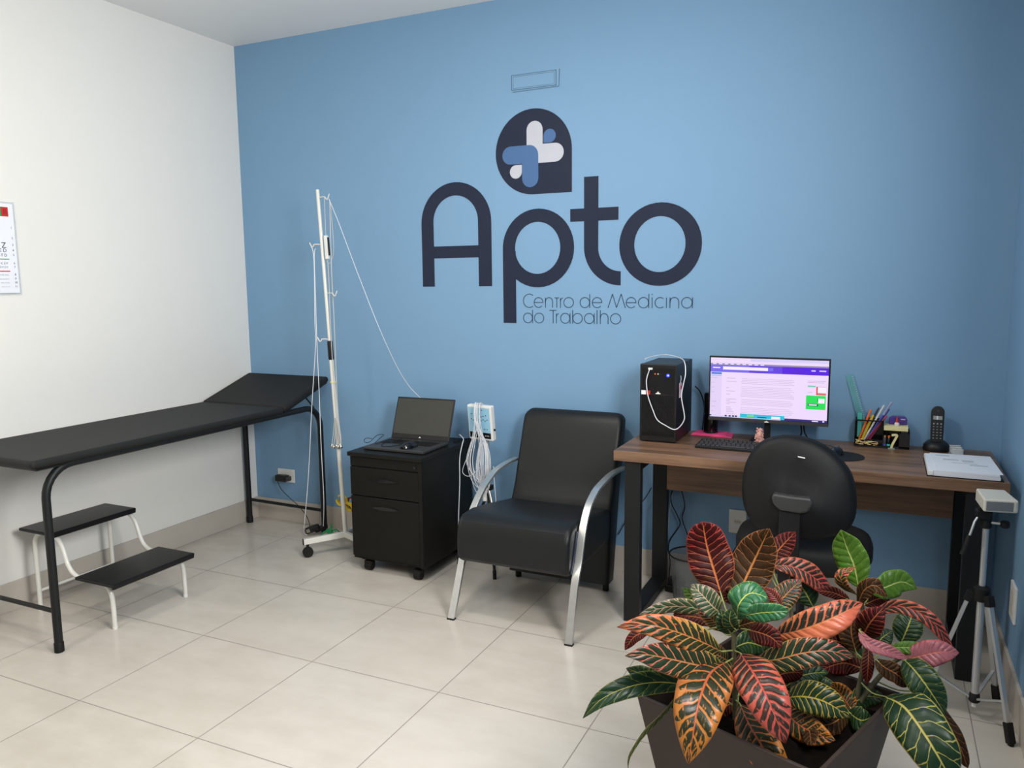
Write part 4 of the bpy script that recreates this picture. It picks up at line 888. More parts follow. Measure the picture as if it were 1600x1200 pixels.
MB().tube(CABLES['pc_cable'], .0024, 8, k=7).build('cord', 'cable_white', t)
p0 = Vector(CABLES['pc_cable'][0]); MB().cbox((p0.x + .003, p0.y + .004, p0.z + .002), (.020, .012, .009)).build('plug', 'whiteplastic', t, bevel=.002)
t = thing('hanging_tag', 'small pink and white tag hanging on the right side of the tower', 'tag', (2.890, -.33, 1.02))
MB().box(2.888, 2.894, -.345, -.312, 1.000, 1.068).build('tag_card', mat('pale_pink_plastic', (.70, .50, .58), .4), t, bevel=.002)
MB().box(2.894, 2.8948, -.337, -.320, 1.040, 1.055).build('tag_mark', 'red', t, smooth=False)
MB().tube([(2.890, -.328, 1.066), (2.892, -.322, 1.085), (2.889, -.318, 1.10)], .002, 6, k=3).build('tag_cord', 'cable_white', t)

def monitor():
    t = thing('monitor', 'wide black computer monitor showing a purple mail page, lit', 'monitor', (3.262, -.17, DZ))
    x0, x1, z0, z1 = 3.000, 3.523, .887, 1.187
    bz = MB().box(x0, x1, -.222, -.204, z0, z1).build('bezel', 'blackplastic', t, bevel=.0025)
    MB().box(x0, x1, -.2245, -.222, z0, z0 + .014).build('chin', 'darkplastic', bz, bevel=.001)
    MB().box(x0 + .12, x1 - .12, -.204, -.178, z0 + .06, z1 - .06).build('rear_housing', 'blackplastic', t, bevel=.01)
    MB().box(3.248, 3.274, -.185, -.165, DZ + .008, 1.02).build('stand_neck', 'blackplastic', t, bevel=.004)
    MB().box(3.185, 3.345, -.225, -.105, DZ, DZ + .008).build('stand_base', 'blackplastic', t, bevel=.004)
    cx = 3.262
    MB().prism([(cx - .010, .890), (cx + .010, .890), (cx + .008, .894), (cx + .002, .896), (cx, .8995), (cx - .002, .896), (cx - .008, .894)], 'xz', -.2252, -.2245).build('emblem', 'whiteplastic', bz, smooth=False)
    # lit page: flat coloured fields on the glass
    sx0, sx1, sz0, sz1 = x0 + .0065, x1 - .0065, z0 + .0165, z1 - .0075
    cols = dict(page=(238, 218, 252), tab=(214, 206, 248), grey=(150, 140, 165), white=(246, 236, 255), v1=(118, 104, 232), v2=(96, 60, 226), v3=(84, 14, 222), blue=(40, 110, 225), lblue=(130, 190, 245), line=(196, 178, 208), txt=(172, 156, 186), side=(226, 208, 246), green=(38, 222, 88), navy=(20, 40, 90), red=(226, 90, 80), cyan=(40, 190, 220), lime=(120, 220, 120), task=(48, 40, 120), mint=(130, 200, 180))
    keys = list(cols); ms = [emit('screen_' + k, srgb(*cols[k]), 1.0) for k in keys]
    b = MB()
    def R_(k, fx0, fy0, fx1, fy1, lay=1):
        y = -.2222 - .00012 * lay
        X0, X1 = sx0 + (sx1 - sx0) * fx0, sx0 + (sx1 - sx0) * fx1; Z1, Z0 = sz1 - (sz1 - sz0) * fy0, sz1 - (sz1 - sz0) * fy1
        b.add([(X0, y, Z0), (X1, y, Z0), (X1, y, Z1), (X0, y, Z1)], [(0, 1, 2, 3)], keys.index(k))
    R_('page', 0, 0, 1, 1, 0)
    R_('tab', .35, 0, 1, .05); R_('grey', 0, .092, 1, .118, 1)
    for i in range(9): R_('white', .02 + i * .052, .096, .05 + i * .052, .110, 2)
    R_('v1', 0, .118, .34, .238); R_('v2', .34, .118, .62, .238); R_('v3', .62, .118, 1, .238)
    R_('white', .11, .145, .50, .196, 2); R_('v1', .50, .145, .545, .196, 2); R_('white', .02, .158, .085, .176, 2)
    R_('tab', .86, .158, .895, .178, 2); R_('tab', .925, .158, .98, .178, 2)
    R_('side', 0, .238, .10, 1); R_('blue', .008, .248, .10, .275, 2); R_('lblue', .008, .290, .10, .304, 2)
    random.seed(5)
    for i in range(23):
        y = .335 + i * .027
        if i in (4, 12, 17): continue
        R_('line', .275 + random.uniform(-.005, .005), y, .72 + random.uniform(-.03, .01), y + .006, 2)
        if i % 2 == 0 or i > 12: R_('txt', .145, y, .145 + random.uniform(.02, .09), y + .006, 2)
        if i % 3 == 0: R_('txt', .01, y, .01 + random.uniform(.02, .05), y + .005, 2)
    R_('txt', .835, .33, .98, .336, 2); R_('txt', .835, .352, .97, .358, 2)
    R_('mint', .835, .405, .90, .43, 2); R_('txt', .835, .51, .875, .516, 2)
    R_('red', .905, .42, .985, .555, 2); R_('white', .918, .425, .985, .530, 3); R_('navy', .918, .52, .985, .526, 4)
    R_('green', .825, .565, .985, .79, 2); R_('white', .925, .61, .975, .685, 3); R_('navy', .917, .61, .921, .665, 3); R_('navy', .84, .70, .925, .735, 3); R_('white', .848, .708, .915, .726, 4)
    R_('task', .62, .962, 1, 1, 2); R_('tab', 0, .972, .27, 1, 2)
    R_('navy', .0, .965, .014, .985, 3)
    for x in (.135, .17, .20, .225): R_('navy', x, .962, x + .018, .988, 3)
    R_('cyan', .27, .925, .65, .992, 3); R_('lime', .33, .935, .39, .97, 4); R_('navy', .42, .965, .50, .978, 4); R_('white', .54, .945, .615, .985, 4)
    R_('white', .88, .975, .93, .988, 3); R_('white', .965, .972, .98, .99, 3)
    b.build('screen', ms, bz, smooth=False)
monitor()

def keyboard():
    t = thing('keyboard', 'black computer keyboard on the desk in front of the monitor', 'keyboard', (3.21, -.36, DZ))
    T = rot(-1.5, 'Z', (3.2, -.36, 0))
    b = MB(T).prism([(-.432, DZ), (-.285, DZ), (-.285, DZ + .020), (-.432, DZ + .011)], 'yz', 2.985, 3.425); b.build('keyboard_base', 'blackplastic', t, bevel=.002)
    k = MB(T)
    for r in range(5):
        y = -.422 + r * .0265; zz = DZ + .0115 + r * .0017
        c = 0; x = 2.993 + (.005 if r % 2 else 0)
        while x < 3.412:
            w_ = .110 if (r == 0 and 3.08 < x < 3.1) else .0165
            k.box(x, x + w_, y, y + .0200, zz - .003, zz + .0055); x += w_ + .0035
    k.build('keys', 'darkplastic', t, bevel=.0012)
keyboard()
# pink cloth with a small round speaker standing on it
t = thing('folded_cloth', 'folded bright pink cloth on the desk under the black speaker', 'cloth', (3.00, -.09, DZ))
for i, (pl, z0, z1) in enumerate((([(2.900, -.135), (3.098, -.150), (3.088, -.030), (2.915, -.025)], .0005, .005), ([(2.905, -.128), (3.070, -.140), (3.062, -.034), (2.918, -.030)], .005, .010))):
    n_ = 10
    b = MB()
    top = [(pl[0][0] + (pl[1][0] - pl[0][0]) * i_ / n_, pl[0][1] + (pl[1][1] - pl[0][1]) * i_ / n_ + .003 * math.sin(i_ * 1.7)) for i_ in range(n_ + 1)]
    b.prism(top + [pl[2], pl[3]], 'xy', DZ + z0, DZ + z1); b.build('cloth_layer', 'pink', t, bevel=.002)
t = thing('desk_speaker', 'black cylindrical speaker between the tower and the monitor', 'speaker', (2.985, -.080, DZ + .010))
MB().lathe([(.030, 0), (.034, .003), (.034, .085), (.031, .089), (.031, .093), (.034, .097), (.034, .185), (.028, .195)], (2.985, -.080, DZ + .010), 28).build('speaker_body', 'gloss', t)
MB().lathe([(.0345, 0), (.0345, .004)], (2.985, -.080, DZ + .012), 28).build('base_ring', 'rubber', t)
# knobbly pink figurine
def ball(b, c, r, mi=0, n=8, m=6):
    b.lathe([(max(.0002, r * math.sin(PI * i / m)), -r * math.cos(PI * i / m)) for i in range(m + 1)], c, n, mi)
random.seed(3)
b = MB()
b.lathe([(.014, 0), (.018, .008), (.017, .03), (.016, .05), (.012, .07), (.006, .082)], (3.243, -.292, DZ), 14)
for i in range(90):
    h = random.uniform(.004, .084); a = random.uniform(0, 2 * PI); rr = .0185 * (1 - .45 * max(0, (h - .05) / .035)) * (1.05 if h < .05 else 1)
    ball(b, (3.243 + rr * math.cos(a), -.292 + rr * math.sin(a), DZ + h), random.uniform(.0028, .0048), 0, 6, 4)
single('figurine', 'small knobbly pink figurine on the desk below the monitor', 'figurine', b, 'pinkstone', (3.243, -.292, DZ))

b = MB().lathe([(.095, 0), (.098, .001), (.098, .003)], (3.580, -.365, DZ), 40)
single('mouse_pad', 'round black mouse pad on the desk right of the office chair', 'mouse pad', b, 'rubber', (3.58, -.365, DZ))
mouse('computer_mouse', 'black computer mouse on the round pad of the desk', (3.565, -.345, DZ + .003), 75, [(3.575, -.30, DZ + .012), (3.58, -.25, DZ + .006), (3.54, -.18, DZ + .004), (3.42, -.10, DZ + .004), (3.39, -.09, DZ + .004)])
lead('monitor_cable', 'black cable hanging from the monitor onto the desk', [(3.395, -.175, .95), (3.405, -.14, .86), (3.40, -.10, .82), (3.37, -.08, DZ + .006), (3.33, -.06, DZ + .004)], .0035, 'rubber')
lead('monitor_cable', 'black power cable forking down behind the monitor at right', [(3.41, -.17, .95), (3.415, -.13, .86), (3.42, -.11, .83), (3.445, -.13, DZ + .008), (3.46, -.14, DZ + .005)], .0035, 'rubber')
lead('network_cable', 'black cable dropping from the tower back behind the pink cloth', [(2.90, -.06, 1.02), (2.925, -.05, .99), (2.945, -.045, .92), (2.94, -.04, .84), (2.935, -.03, DZ + .004)], .0035, 'rubber')

# ------------------------------------------------------------------ organiser and what stands in it
def organiser():
    t = thing('desk_organiser', 'smoked acrylic desk organiser with pens and notes below the ruler', 'desk organiser', (3.74, -.075, DZ))
    z = DZ
    MB().box(3.628, 3.850, -.122, -.022, z, z + .004).build('base_plate', 'gloss', t, bevel=.001)
    b = MB()
    b.box(3.628, 3.631, -.122, -.022, z + .004, z + .118); b.box(3.742, 3.745, -.098, -.022, z + .004, z + .118)
    b.box(3.631, 3.742, -.025, -.022, z + .004, z + .118)
    b.box(3.628, 3.745, -.094, -.088, z + .112, z + .118)
    b.build('pen_compartment', 'darkclear', t, bevel=.0006)
    b = MB()
    b.box(3.631, 3.742, -.122, -.119, z + .004, z + .008); b.box(3.631, 3.742, -.092, -.089, z + .004, z + .030)
    b.build('clip_tray', 'darkclear', t)
    b = MB()
    b.box(3.8475, 3.850, -.122, -.022, z + .004, z + .078); b.box(3.745, 3.848, -.025, -.022, z + .004, z + .078)
    b.box(3.745, 3.848, -.122, -.119, z + .004, z + .012); b.box(3.808, 3.811, -.122, -.025, z + .004, z + .07); b.box(3.811, 3.848, -.122, -.119, z + .004, z + .07)
    b.build('note_compartment', 'darkclear', t)
organiser()
random.seed(9)
b = MB()
for i in range(34):
    x = random.uniform(3.640, 3.728); y = random.uniform(-.114, -.097); zz = DZ + random.uniform(.009, .030); a = random.uniform(-.5, .5)
    b.tube([(x - .008, y, zz - .003 * a), (x + .008, y + .002 * a, zz + .003 * a)], .0016, 5)
o = b; o = single('paper_clips', 'heap of brass paper clips in the low front tray of the organiser', 'paper clips', b, 'gold', (3.685, -.105, DZ)); o['kind'] = 'stuff'
def pen(name, label, cat, p0, p1, r, m, tip, cap=None, grp=None):
    t = thing(name, label, cat, p0, grp)
    p0, p1 = Vector(p0), Vector(p1); d = (p1 - p0)
    MB().tube([p0 + d * .06, p0 + d * .97, p1], [r, r, r * .8], 10).build('barrel', m, t)
    MB().tube([p0, p0 + d * .06], [r * .35, r], 10).build('tip', tip, t)
    if cap: MB().tube([p0 + d * .70, p1 + d * .01], r * 1.25, 10).build('cap', cap, t)
pz = DZ + .006
pen('marker', 'orange felt marker leaning right in the pen compartment', 'marker', (3.640, -.078, pz), (3.690, -.070, .953), .0048, 'orange', 'orange')
pen('highlighter', 'short fat yellow highlighter in the pen compartment', 'highlighter', (3.652, -.060, pz), (3.700, -.055, .926), .0060, 'yellow', 'green')
pen('pencil', 'dark pencil leaning right behind the orange marker', 'pencil', (3.652, -.045, pz), (3.722, -.042, .958), .0035, 'print', 'gold')
pen('pen', 'white barrelled pen between the pencil and the blue pens', 'pen', (3.660, -.064, pz), (3.742, -.060, .972), .0040, 'whiteplastic', 'red', 'clear')
pen('pen', 'blue ballpoint pen with clear end, taller of the two blue ones', 'pen', (3.668, -.072, pz), (3.772, -.050, .985), .0045, 'blueink', 'print', 'clear')
pen('pen', 'blue ballpoint pen leaning beside the taller blue one, slightly shorter', 'pen', (3.672, -.055, pz), (3.764, -.040, .955), .0045, 'blueink', 'print')
pen('pen', 'crimson pen leaning furthest to the right in the organiser', 'pen', (3.676, -.080, pz), (3.755, -.062, .928), .0042, 'crimson', 'print')
pen('pen', 'red pen low against the organiser front wall', 'pen', (3.664, -.083, pz), (3.745, -.078, .915), .0038, 'darkred', 'print')
b = MB().cbox((3.6455, -.05, .915), (.021, .030, .036)); b.cbox((3.6455, -.05, .860), (.018, .026, .075))
single('eraser', 'teal block standing at the left of the pen compartment', 'eraser', b, 'teal', (3.6455, -.05, .82), bevel=.002)
t = thing('ruler', 'translucent teal ruler leaning against the blue wall behind the pens', 'ruler', (3.665, -.034, DZ + .006))
v0 = Vector((3.683, -.040, DZ + .008)); v1 = Vector((3.592, -.006, 1.098)); d = (v1 - v0).normalized(); a = Vector((1, 0, 0)) - d * d.x; a.normalize()
MB().bar([v0, v1], a, .0155, .0012).build('blade', 'teal_clear', t, smooth=False)
b = MB(); nrm = d.cross(a).normalized() * (-1 if d.cross(a).y > 0 else 1)
for i in range(30):
    c = v0 + d * (.014 + i * .010) + a * (.0155 - (.004 if i % 5 else .006)) + nrm * .0014
    b.bar([c - a * .003, c + a * .004], d, .0004, .0002)
b.build('graduation', 'whiteplastic', t, smooth=False)
t = thing('sticky_notes', 'cream sticky note block lying on top of the organiser right half', 'sticky notes', (3.79, -.10, .864))
MB().box(3.746, 3.842, -.108, -.030, .8685, .888).build('note_block', 'postit', t, bevel=.001)
t = thing('glue_bottle', 'white glue bottle with red cap standing on the cream notes', 'glue', (3.797, -.085, .888))
MB().lathe([(.009, 0), (.010, .002), (.010, .010), (.005, .016)], (3.797, -.085, .8885), 14).build('bottle', 'whiteplastic', t)
MB().lathe([(.0065, 0), (.0065, .004), (.0045, .014), (.002, .026)], (3.797, -.085, .904), 12).build('cap', 'red', t)
t = thing('tape_dispenser', 'purple tape dispenser behind the cream notes', 'tape dispenser', (3.80, -.045, .888))
pr = [(3.765, .8885), (3.838, .8885), (3.838, .915), (3.826, .926), (3.778, .926), (3.765, .916)]
MB().prism(pr, 'xz', -.060, -.034).build('dispenser_body', 'purple', t, bevel=.003)
MB().box(3.812, 3.830, -.0612, -.060, .912, .916).build('dispenser_mark', 'cream', t, smooth=False)
t = thing('paper_strip', 'yellow bent strip shaped like a seven in front of the organiser', 'paper strip', (3.785, -.126, DZ + .0))
MB().bar([(3.779, -.1255, DZ + .0045), (3.783, -.1255, DZ + .022), (3.796, -.1255, DZ + .052), (3.798, -.1255, DZ + .064), (3.778, -.1255, DZ + .062)], (0, 1, 0), .003, .0045, k=3).build('strip', 'postit', t)
MB().box(3.766, 3.792, -.131, -.1225, DZ + .0, DZ + .0045).build('strip_foot', 'lcd', t)
for i, (x, m, lab) in enumerate(((3.752, 'blueink', 'small dark vial with blue base in the organiser, leftmost of the two'), (3.768, 'teal', 'small dark vial with orange cap in the organiser, beside the yellow strip'))):
    t = thing('vial', lab, 'vial', (x, -.105, DZ + .004))
    MB().lathe([(.006, 0), (.0075, .001), (.0075, .012), (.0065, .013)], (x, -.105, DZ + .0045), 12).build('vial_base', m, t)
    MB().lathe([(.0065, 0), (.0065, .026), (.004, .030)], (x, -.105, DZ + .0175), 12).build('vial_body', 'gloss' if i else 'darkplastic', t)
    MB().lathe([(.0045, 0), (.0045, .008)], (x, -.105, DZ + .0475), 12).build('vial_cap', 'orange' if i else 'gold', t)
b = MB().cbox((3.829, -.105, DZ + .042), (.028, .020, .072)); single('lighter_box', 'black box in the right end of the organiser', 'box', b, 'blackplastic', (3.829, -.105, DZ + .004), bevel=.003)

def phone():
    t = thing('cordless_phone', 'black cordless phone standing in its charging cradle on the desk', 'phone', (3.955, -.085, DZ))
    b = MB(); pr = [(.050, 0), (.053, .006), (.050, .025), (.040, .036), (.030, .040)]
    vs = []
    b.lathe(pr, (0, 0, 0), 28); b.v = [Vector((3.955 + v.x, -.080 + v.y * .95, DZ + v.z * (1 + .25 * (v.y / .05 if v.y > 0 else 0)))) for v in b.v]
    b.build('cradle', 'blackplastic', t)
    T = Matrix.Translation((3.955, -.082, DZ + .022)) @ Matrix.Rotation(math.radians(-8), 4, 'X')
    pl = [(-.0235, 0), (.0235, 0), (.025, .06), (.0255, .12)] + arc2(0, .145, .0255, 0, 180, 12, .026)[0:] + [(-.0255, .12), (-.025, .06)]
    h = MB(T).prism(pl, 'xz', -.011, .011).build('handset', 'blackplastic', t, bevel=.004)
    MB(T).box(-.0175, .0175, -.0118, -.011, .112, .128).build('display', 'lcd', h, smooth=False)
    MB(T).box(-.004, .001, -.0122, -.0117, .112, .128).build('display_digits', 'whiteplastic', h, smooth=False)
    MB(T).tube([(0, -.0118, .150), (0, -.011, .150)], .004, 12).build('earpiece', 'darkplastic', h)
    b = MB(T)
    for r in range(6):
        for c in range(3):
            b.cbox((-.014 + c * .014, -.0115, .094 - r * .0125), (.0055, .0012, .0030 if r else .006))
    b.build('keypad', 'lcd', h, smooth=False)
phone()
t = thing('card_holder', 'small clear card holder behind the paper stack on the desk', 'card holder', (4.03, -.12, DZ))
for i in range(3):
    MB().box(4.004 + .004 * i, 4.046 + .004 * i, -.104 - .018 * i, -.102 - .018 * i, DZ, DZ + .030 - .005 * i).build('holder_wall', 'clear', t)
    MB().box(4.004 + .004 * i, 4.046 + .004 * i, -.1045 - .018 * i, -.1015 - .018 * i, DZ + .030 - .005 * i, DZ + .0325 - .005 * i).build('holder_edge', 'whiteplastic', t)
MB().box(4.000, 4.056, -.142, -.100, DZ, DZ + .001).build('holder_base', 'clear', t)

def papers():
    t = thing('clipboard_papers', 'thick stack of white papers on a black clip folder at the right desk end', 'papers', (4.02, -.43, DZ))
    MB().prism([(3.898, -.603), (4.150, -.603), (4.146, -.262), (3.898, -.262)], 'xy', DZ, DZ + .003).build('folder', 'rubber', t, bevel=.001)
    random.seed(21)
    for i in range(7):
        a = random.uniform(-.006, .006); z = DZ + .003 + i * .0028; s_ = random.uniform(-.003, .003)
        MB(rot(a * 60, 'Z', (4.02, -.43, 0))).box(3.905 + s_, 4.138 + s_, -.597, -.270 + s_, z, z + .0027).build('paper_sheets', 'paper', t, smooth=False)
    T = rot(1.5, 'Z', (4.02, -.43, 0))
    z = DZ + .023
    top = MB(T).box(3.925, 4.143, -.590, -.262, z, z + .0012).build('top_sheet', 'paper', t, smooth=False)
    b = MB(T); zz = z + .0012
    for (x0, x1, y0, y1) in ((3.945, 3.995, -.315, -.295), (3.965, 4.02, -.39, -.365), (4.03, 4.07, -.41, -.37), (3.99, 4.08, -.44, -.43), (4.05, 4.11, -.47, -.45)):
        b.box(x0, x1, y0, y1, zz, zz + .0002)
    b.build('faint_print', mat('faint_grey_ink', (.55, .57, .62), .7), top, smooth=False)
    MB().box(3.900, 3.920, -.600, -.268, DZ + .003, DZ + .021).build('spine_edge', 'whiteplastic', t, bevel=.003)
papers()

# ------------------------------------------------------------------ under the desk
lead('desk_cable', 'dark blue cable looping down behind the desk panel, left strand', CABLES['desk_cable'], .0030, 'rubber')
lead('desk_cable', 'dark cable crossing behind the modesty panel, right strand', CABLES['desk_cable2'], .0030, 'rubber')
lead('desk_cable', 'dark cable slanting down left past the rear desk leg', CABLES['desk_cable3'], .0026, 'rubber')
lead('desk_cable', 'thin pale cable hanging straight beside the rear desk leg', CABLES['desk_cable4'], .0018, 'cable_grey')
lead('desk_cable', 'black cable running from the outlet behind the office chair', CABLES['outlet_cable'], .0030, 'rubber')
t = thing('waste_bin', 'grey translucent ribbed waste bin under the desk behind the croton', 'waste bin', (2.965, -.33, 0))
b = MB(); n_ = 48; prof = [(.080, .002), (.084, .02), (.104, .255), (.108, .262)]
vs = []
for r, h in prof:
    for j in range(n_):
        a = 2 * PI * j / n_; rr = r + (.0018 if j % 2 else 0); vs.append((2.965 + rr * math.cos(a), -.33 + rr * math.sin(a), h))
fs = [(i * n_ + j, i * n_ + (j + 1) % n_, (i + 1) * n_ + (j + 1) % n_, (i + 1) * n_ + j) for i in range(3) for j in range(n_)] + [tuple(range(n_ - 1, -1, -1))]
b.add(vs, fs).build('bin_body', 'bin', t, angle=20)
b = MB(); b.tube([(2.965 + .109 * math.cos(2 * PI * j / 32), -.33 + .109 * math.sin(2 * PI * j / 32), .262) for j in range(33)], .004, 8, cap=False); b.build('bin_rim', 'rubber', t)
t = thing('power_strip', 'black power strip on the floor beside the rear left desk leg', 'power strip', (2.875, -.18, 0))
T = rot(-12, 'Z', (2.87, -.18, 0))
MB(T).box(2.800, 2.955, -.205, -.155, .001, .036).build('strip_body', 'blackplastic', t, bevel=.005)
for i in range(2): MB(T).cbox((2.828 + i * .045, -.18, .055), (.034, .036, .038)).build('plug', 'rubber', t, bevel=.005)
MB(T).cbox((2.935, -.18, .0375), (.016, .012, .006)).build('rocker_switch', 'cream', t, bevel=.001)

# ------------------------------------------------------------------ office chair
def office_chair():
    cx, cy = 3.475, -.735
    t = thing('office_chair', 'black office chair with rounded backrest seen from behind, pushed to the desk', 'office chair', (cx, cy, 0))
    pts = CHAIR_BACK; n = len(pts); ol = []
    for i in range(n):
        a, b_, c, d = (Vector((*pts[(i + k) % n], 0)) for k in (-1, 0, 1, 2))
        for j in range(3):
            s_ = j / 3; q = 0.5 * ((2 * b_) + (c - a) * s_ + (2 * a - 5 * b_ + 4 * c - d) * s_ * s_ + (3 * b_ - a - 3 * c + d) * s_ ** 3); ol.append((q.x, q.y))
    mx = 0.005; mz = .785
    def ring_(sc, y): return [(3.465 + mx + (x - mx) * sc, y + .10 * (z - mz) * 1.0 - .04 * ((x - mx) / .19) ** 2 * 0 , mz + (z - mz) * sc) for x, z in ol]
    def shell(levels, name, m, par, angle=50):
        vs = []; fs = []; k = len(ol)
        for sc, y in levels: vs += ring_(sc, y)
        for i in range(len(levels) - 1):
            for j in range(k): q = (j + 1) % k; fs.append((i * k + j, i * k + q, (i + 1) * k + q, (i + 1) * k + j))
        fs.append(tuple(range(k))); fs.append(tuple((len(levels) - 1) * k + j for j in range(k)))
        return MB().add(vs, fs).build(name, m, par, angle=angle)
    bk = shell([(.25, -1.026), (.5, -1.022), (.75, -1.012), (.9, -1.002), (.97, -.993), (1.0, -.982), (1.0, -.972)], 'backrest_shell', 'darkshell', t)
    shell([(1.0, -.972), (1.012, -.966), (1.015, -.958), (1.0, -.950)], 'edge_trim', 'rubber', t)
    shell([(.985, -.950), (.98, -.935), (.93, -.918), (.8, -.910), (.4, -.905)], 'backrest_cushion', 'vinyl', t)
    # bracket and support bar
    zc_ = .752; xc = 3.459
    pl = [(xc - .064, zc_ + .030), (xc, zc_ + .026), (xc + .064, zc_ + .026), (xc + .070, zc_ + .004), (xc + .054, zc_ - .026), (xc + .030, zc_ - .034), (xc - .038, zc_ - .030), (xc - .060, zc_ - .012), (xc - .070, zc_ + .012)]
    MB().prism(pl, 'xz', -1.058, -1.010).build('back_bracket', 'darkplastic', t, bevel=.010, seg=3)
    MB().bar([(xc - .006, -1.034, .722), (xc - .006, -1.038, .60), (xc - .006, -1.035, .50), (xc - .002, -1.01, .44), (xc + .01, -.93, .415), (xc + .03, -.78, .412)], (1, 0, 0), .036, .011, k=5).build('support_bar', 'blackplastic', t, bevel=.004)
    MB().tube([(xc + .012, -1.020, .915), (xc + .036, -1.018, .911)], .0022, 6).build('height_mark', 'whiteplastic', t)
    # seat
    def sring(rx, ry, z): return [(cx + .002 + rx * math.copysign(abs(math.cos(a)) ** .8, math.cos(a)), cy + ry * math.copysign(abs(math.sin(a)) ** .8, math.sin(a)), z) for a in [2 * PI * i / 40 for i in range(40)]]
    lv = [(.10, .10, .450), (.19, .18, .448), (.235, .215, .458), (.250, .228, .485), (.250, .228, .525), (.240, .219, .552), (.205, .185, .566), (.08, .08, .562)]
    vs = []; fs = []
    for q in lv: vs += sring(*q)
    for i in range(len(lv) - 1):
        for j in range(40): fs.append((i * 40 + j, i * 40 + (j + 1) % 40, (i + 1) * 40 + (j + 1) % 40, (i + 1) * 40 + j))
    fs.append(tuple(range(40))); fs.append(tuple((len(lv) - 1) * 40 + j for j in range(40)))
    MB().add(vs, fs).build('seat', 'vinyl', t, angle=60)
    MB().box(cx - .09, cx + .09, cy - .10, cy + .09, .405, .449).build('seat_mechanism', 'blackplastic', t, bevel=.008)
    MB().tube([(cx - .08, cy, .42), (cx - .20, cy - .02, .425), (cx - .245, cy - .02, .432)], [.006, .006, .012], 8).build('adjust_lever', 'rubber', t)
    MB().lathe([(.028, .07), (.028, .22), (.016, .225), (.016, .405)], (cx, cy, 0), 18).build('gas_column', 'blackplastic', t)
    hub = MB().lathe([(.045, .055), (.048, .075), (.040, .105)], (cx, cy, 0), 20).build('base_hub', 'blackplastic', t)
    for i in range(5):
        a = math.radians(20 + 72 * i); d = Vector((math.cos(a), math.sin(a), 0)); c = Vector((cx, cy, 0))
        MB().bar([c + d * .03 + Vector((0, 0, .085)), c + d * .16 + Vector((0, 0, .078)), c + d * .262 + Vector((0, 0, .066))], (-d.y, d.x, 0), .018, [.014, .009]).build('base_leg', 'blackplastic', t, bevel=.004)
        e = c + d * .252
        b = MB().tube([e + Vector((-d.y, d.x, 0)) * .022 + Vector((0, 0, .0265)), e - Vector((-d.y, d.x, 0)) * .022 + Vector((0, 0, .0265))], .0265, 16); b.tube([e + Vector((0, 0, .03)), e + Vector((0, 0, .06))], .007, 8)
        b.build('caster', 'rubber', t)
M['darkshell'] = mat('grained_black_plastic', (0.0065, 0.0065, 0.007), 0.5, bump=.5, bs=500, spec=.22)
office_chair()

# ------------------------------------------------------------------ tripod with its box
def tripod():
    c = Vector((4.070, -.880, 0))
    t = thing('tripod', 'silver aluminium camera tripod with black joints by the right wall', 'tripod', (4.07, -.88, 0))
    MB().tube([(4.070, -.880, .075), (4.070, -.880, .47)], .0125, 16).build('centre_column', 'alu', t)
    MB().tube([(4.070, -.880, .47), (4.070, -.880, .700)], .0100, 16).build('upper_column', 'alu', t)
    MB().lathe([(.014, 0), (.019, .006), (.016, .030), (.013, .034)], (4.070, -.880, .062), 14).build('lower_hub', 'rubber', t)
    MB().tube([(4.07, -.88, .045), (4.07, -.88, .064)], .008, 10).build('column_end', 'whiteplastic', t)
    MB().lathe([(.016, .0), (.027, .006), (.027, .048), (.015, .056)], (4.070, -.880, .430), 18).build('leg_collar', 'rubber', t)
    for fx, fy in ((4.168, -1.020), (3.905, -.860), (4.160, -.715)):
        f_ = Vector((fx, fy, 0)); d = (f_ - c).normalized(); top = c + d * .035 + Vector((0, 0, .448)); v = f_ - top
        side = Vector((-d.y, d.x, 0))
        lg = MB().bar([top, top + v * .86], side, .0085, .0065).build('leg', 'alu', t, bevel=.002)
        MB().bar([top + v * .84, top + v * .93, top + v * .985], side, .0125, .0105).build('leg_foot', 'rubber', lg, bevel=.003)
        MB().lathe([(.008, 0), (.010, .002), (.010, .014)], tuple(top + v * .985 + Vector((0, 0, -(top + v * .985).z))), 12).build('foot_tip', 'rubber', lg)
        MB().bar([top - v * .03, top + v * .05], side, .013, .012).build('leg_hinge', 'rubber', lg, bevel=.003)
        MB().bar([c + Vector((0, 0, .078)) + d * .014, top + v * .70], side, .0055, .0035).build('brace', 'alu', t, bevel=.001)
    MB().lathe([(.013, 0), (.017, .005), (.017, .030), (.013, .036)], (4.070, -.880, .690), 16).build('head_collar', 'rubber', t)
    MB().cbox((4.060, -.880, .738), (.050, .044, .034)).build('pan_head', 'rubber', t, bevel=.007)
    MB().tube([(4.080, -.885, .712), (4.115, -.895, .714)], [.005, .004], 8).build('knob_shaft', 'alu', t)
    MB().lathe([(.010, -.012), (.014, -.008), (.014, .008), (.010, .012)], (4.122, -.897, .714), 12).build('tilt_knob', 'rubber', t)
    MB().tube([(4.045, -.895, .735), (4.033, -.905, .715), (4.018, -.915, .66)], [.004, .004], 8).build('pan_handle', 'alu', t)
    MB().tube([(4.020, -.914, .668), (4.002, -.925, .602)], [.0075, .0105], 10).build('handle_grip', 'rubber', t)
    MB().cbox((4.075, -.885, .7615), (.060, .055, .010)).build('mount_plate', 'rubber', t, bevel=.002)
tripod()
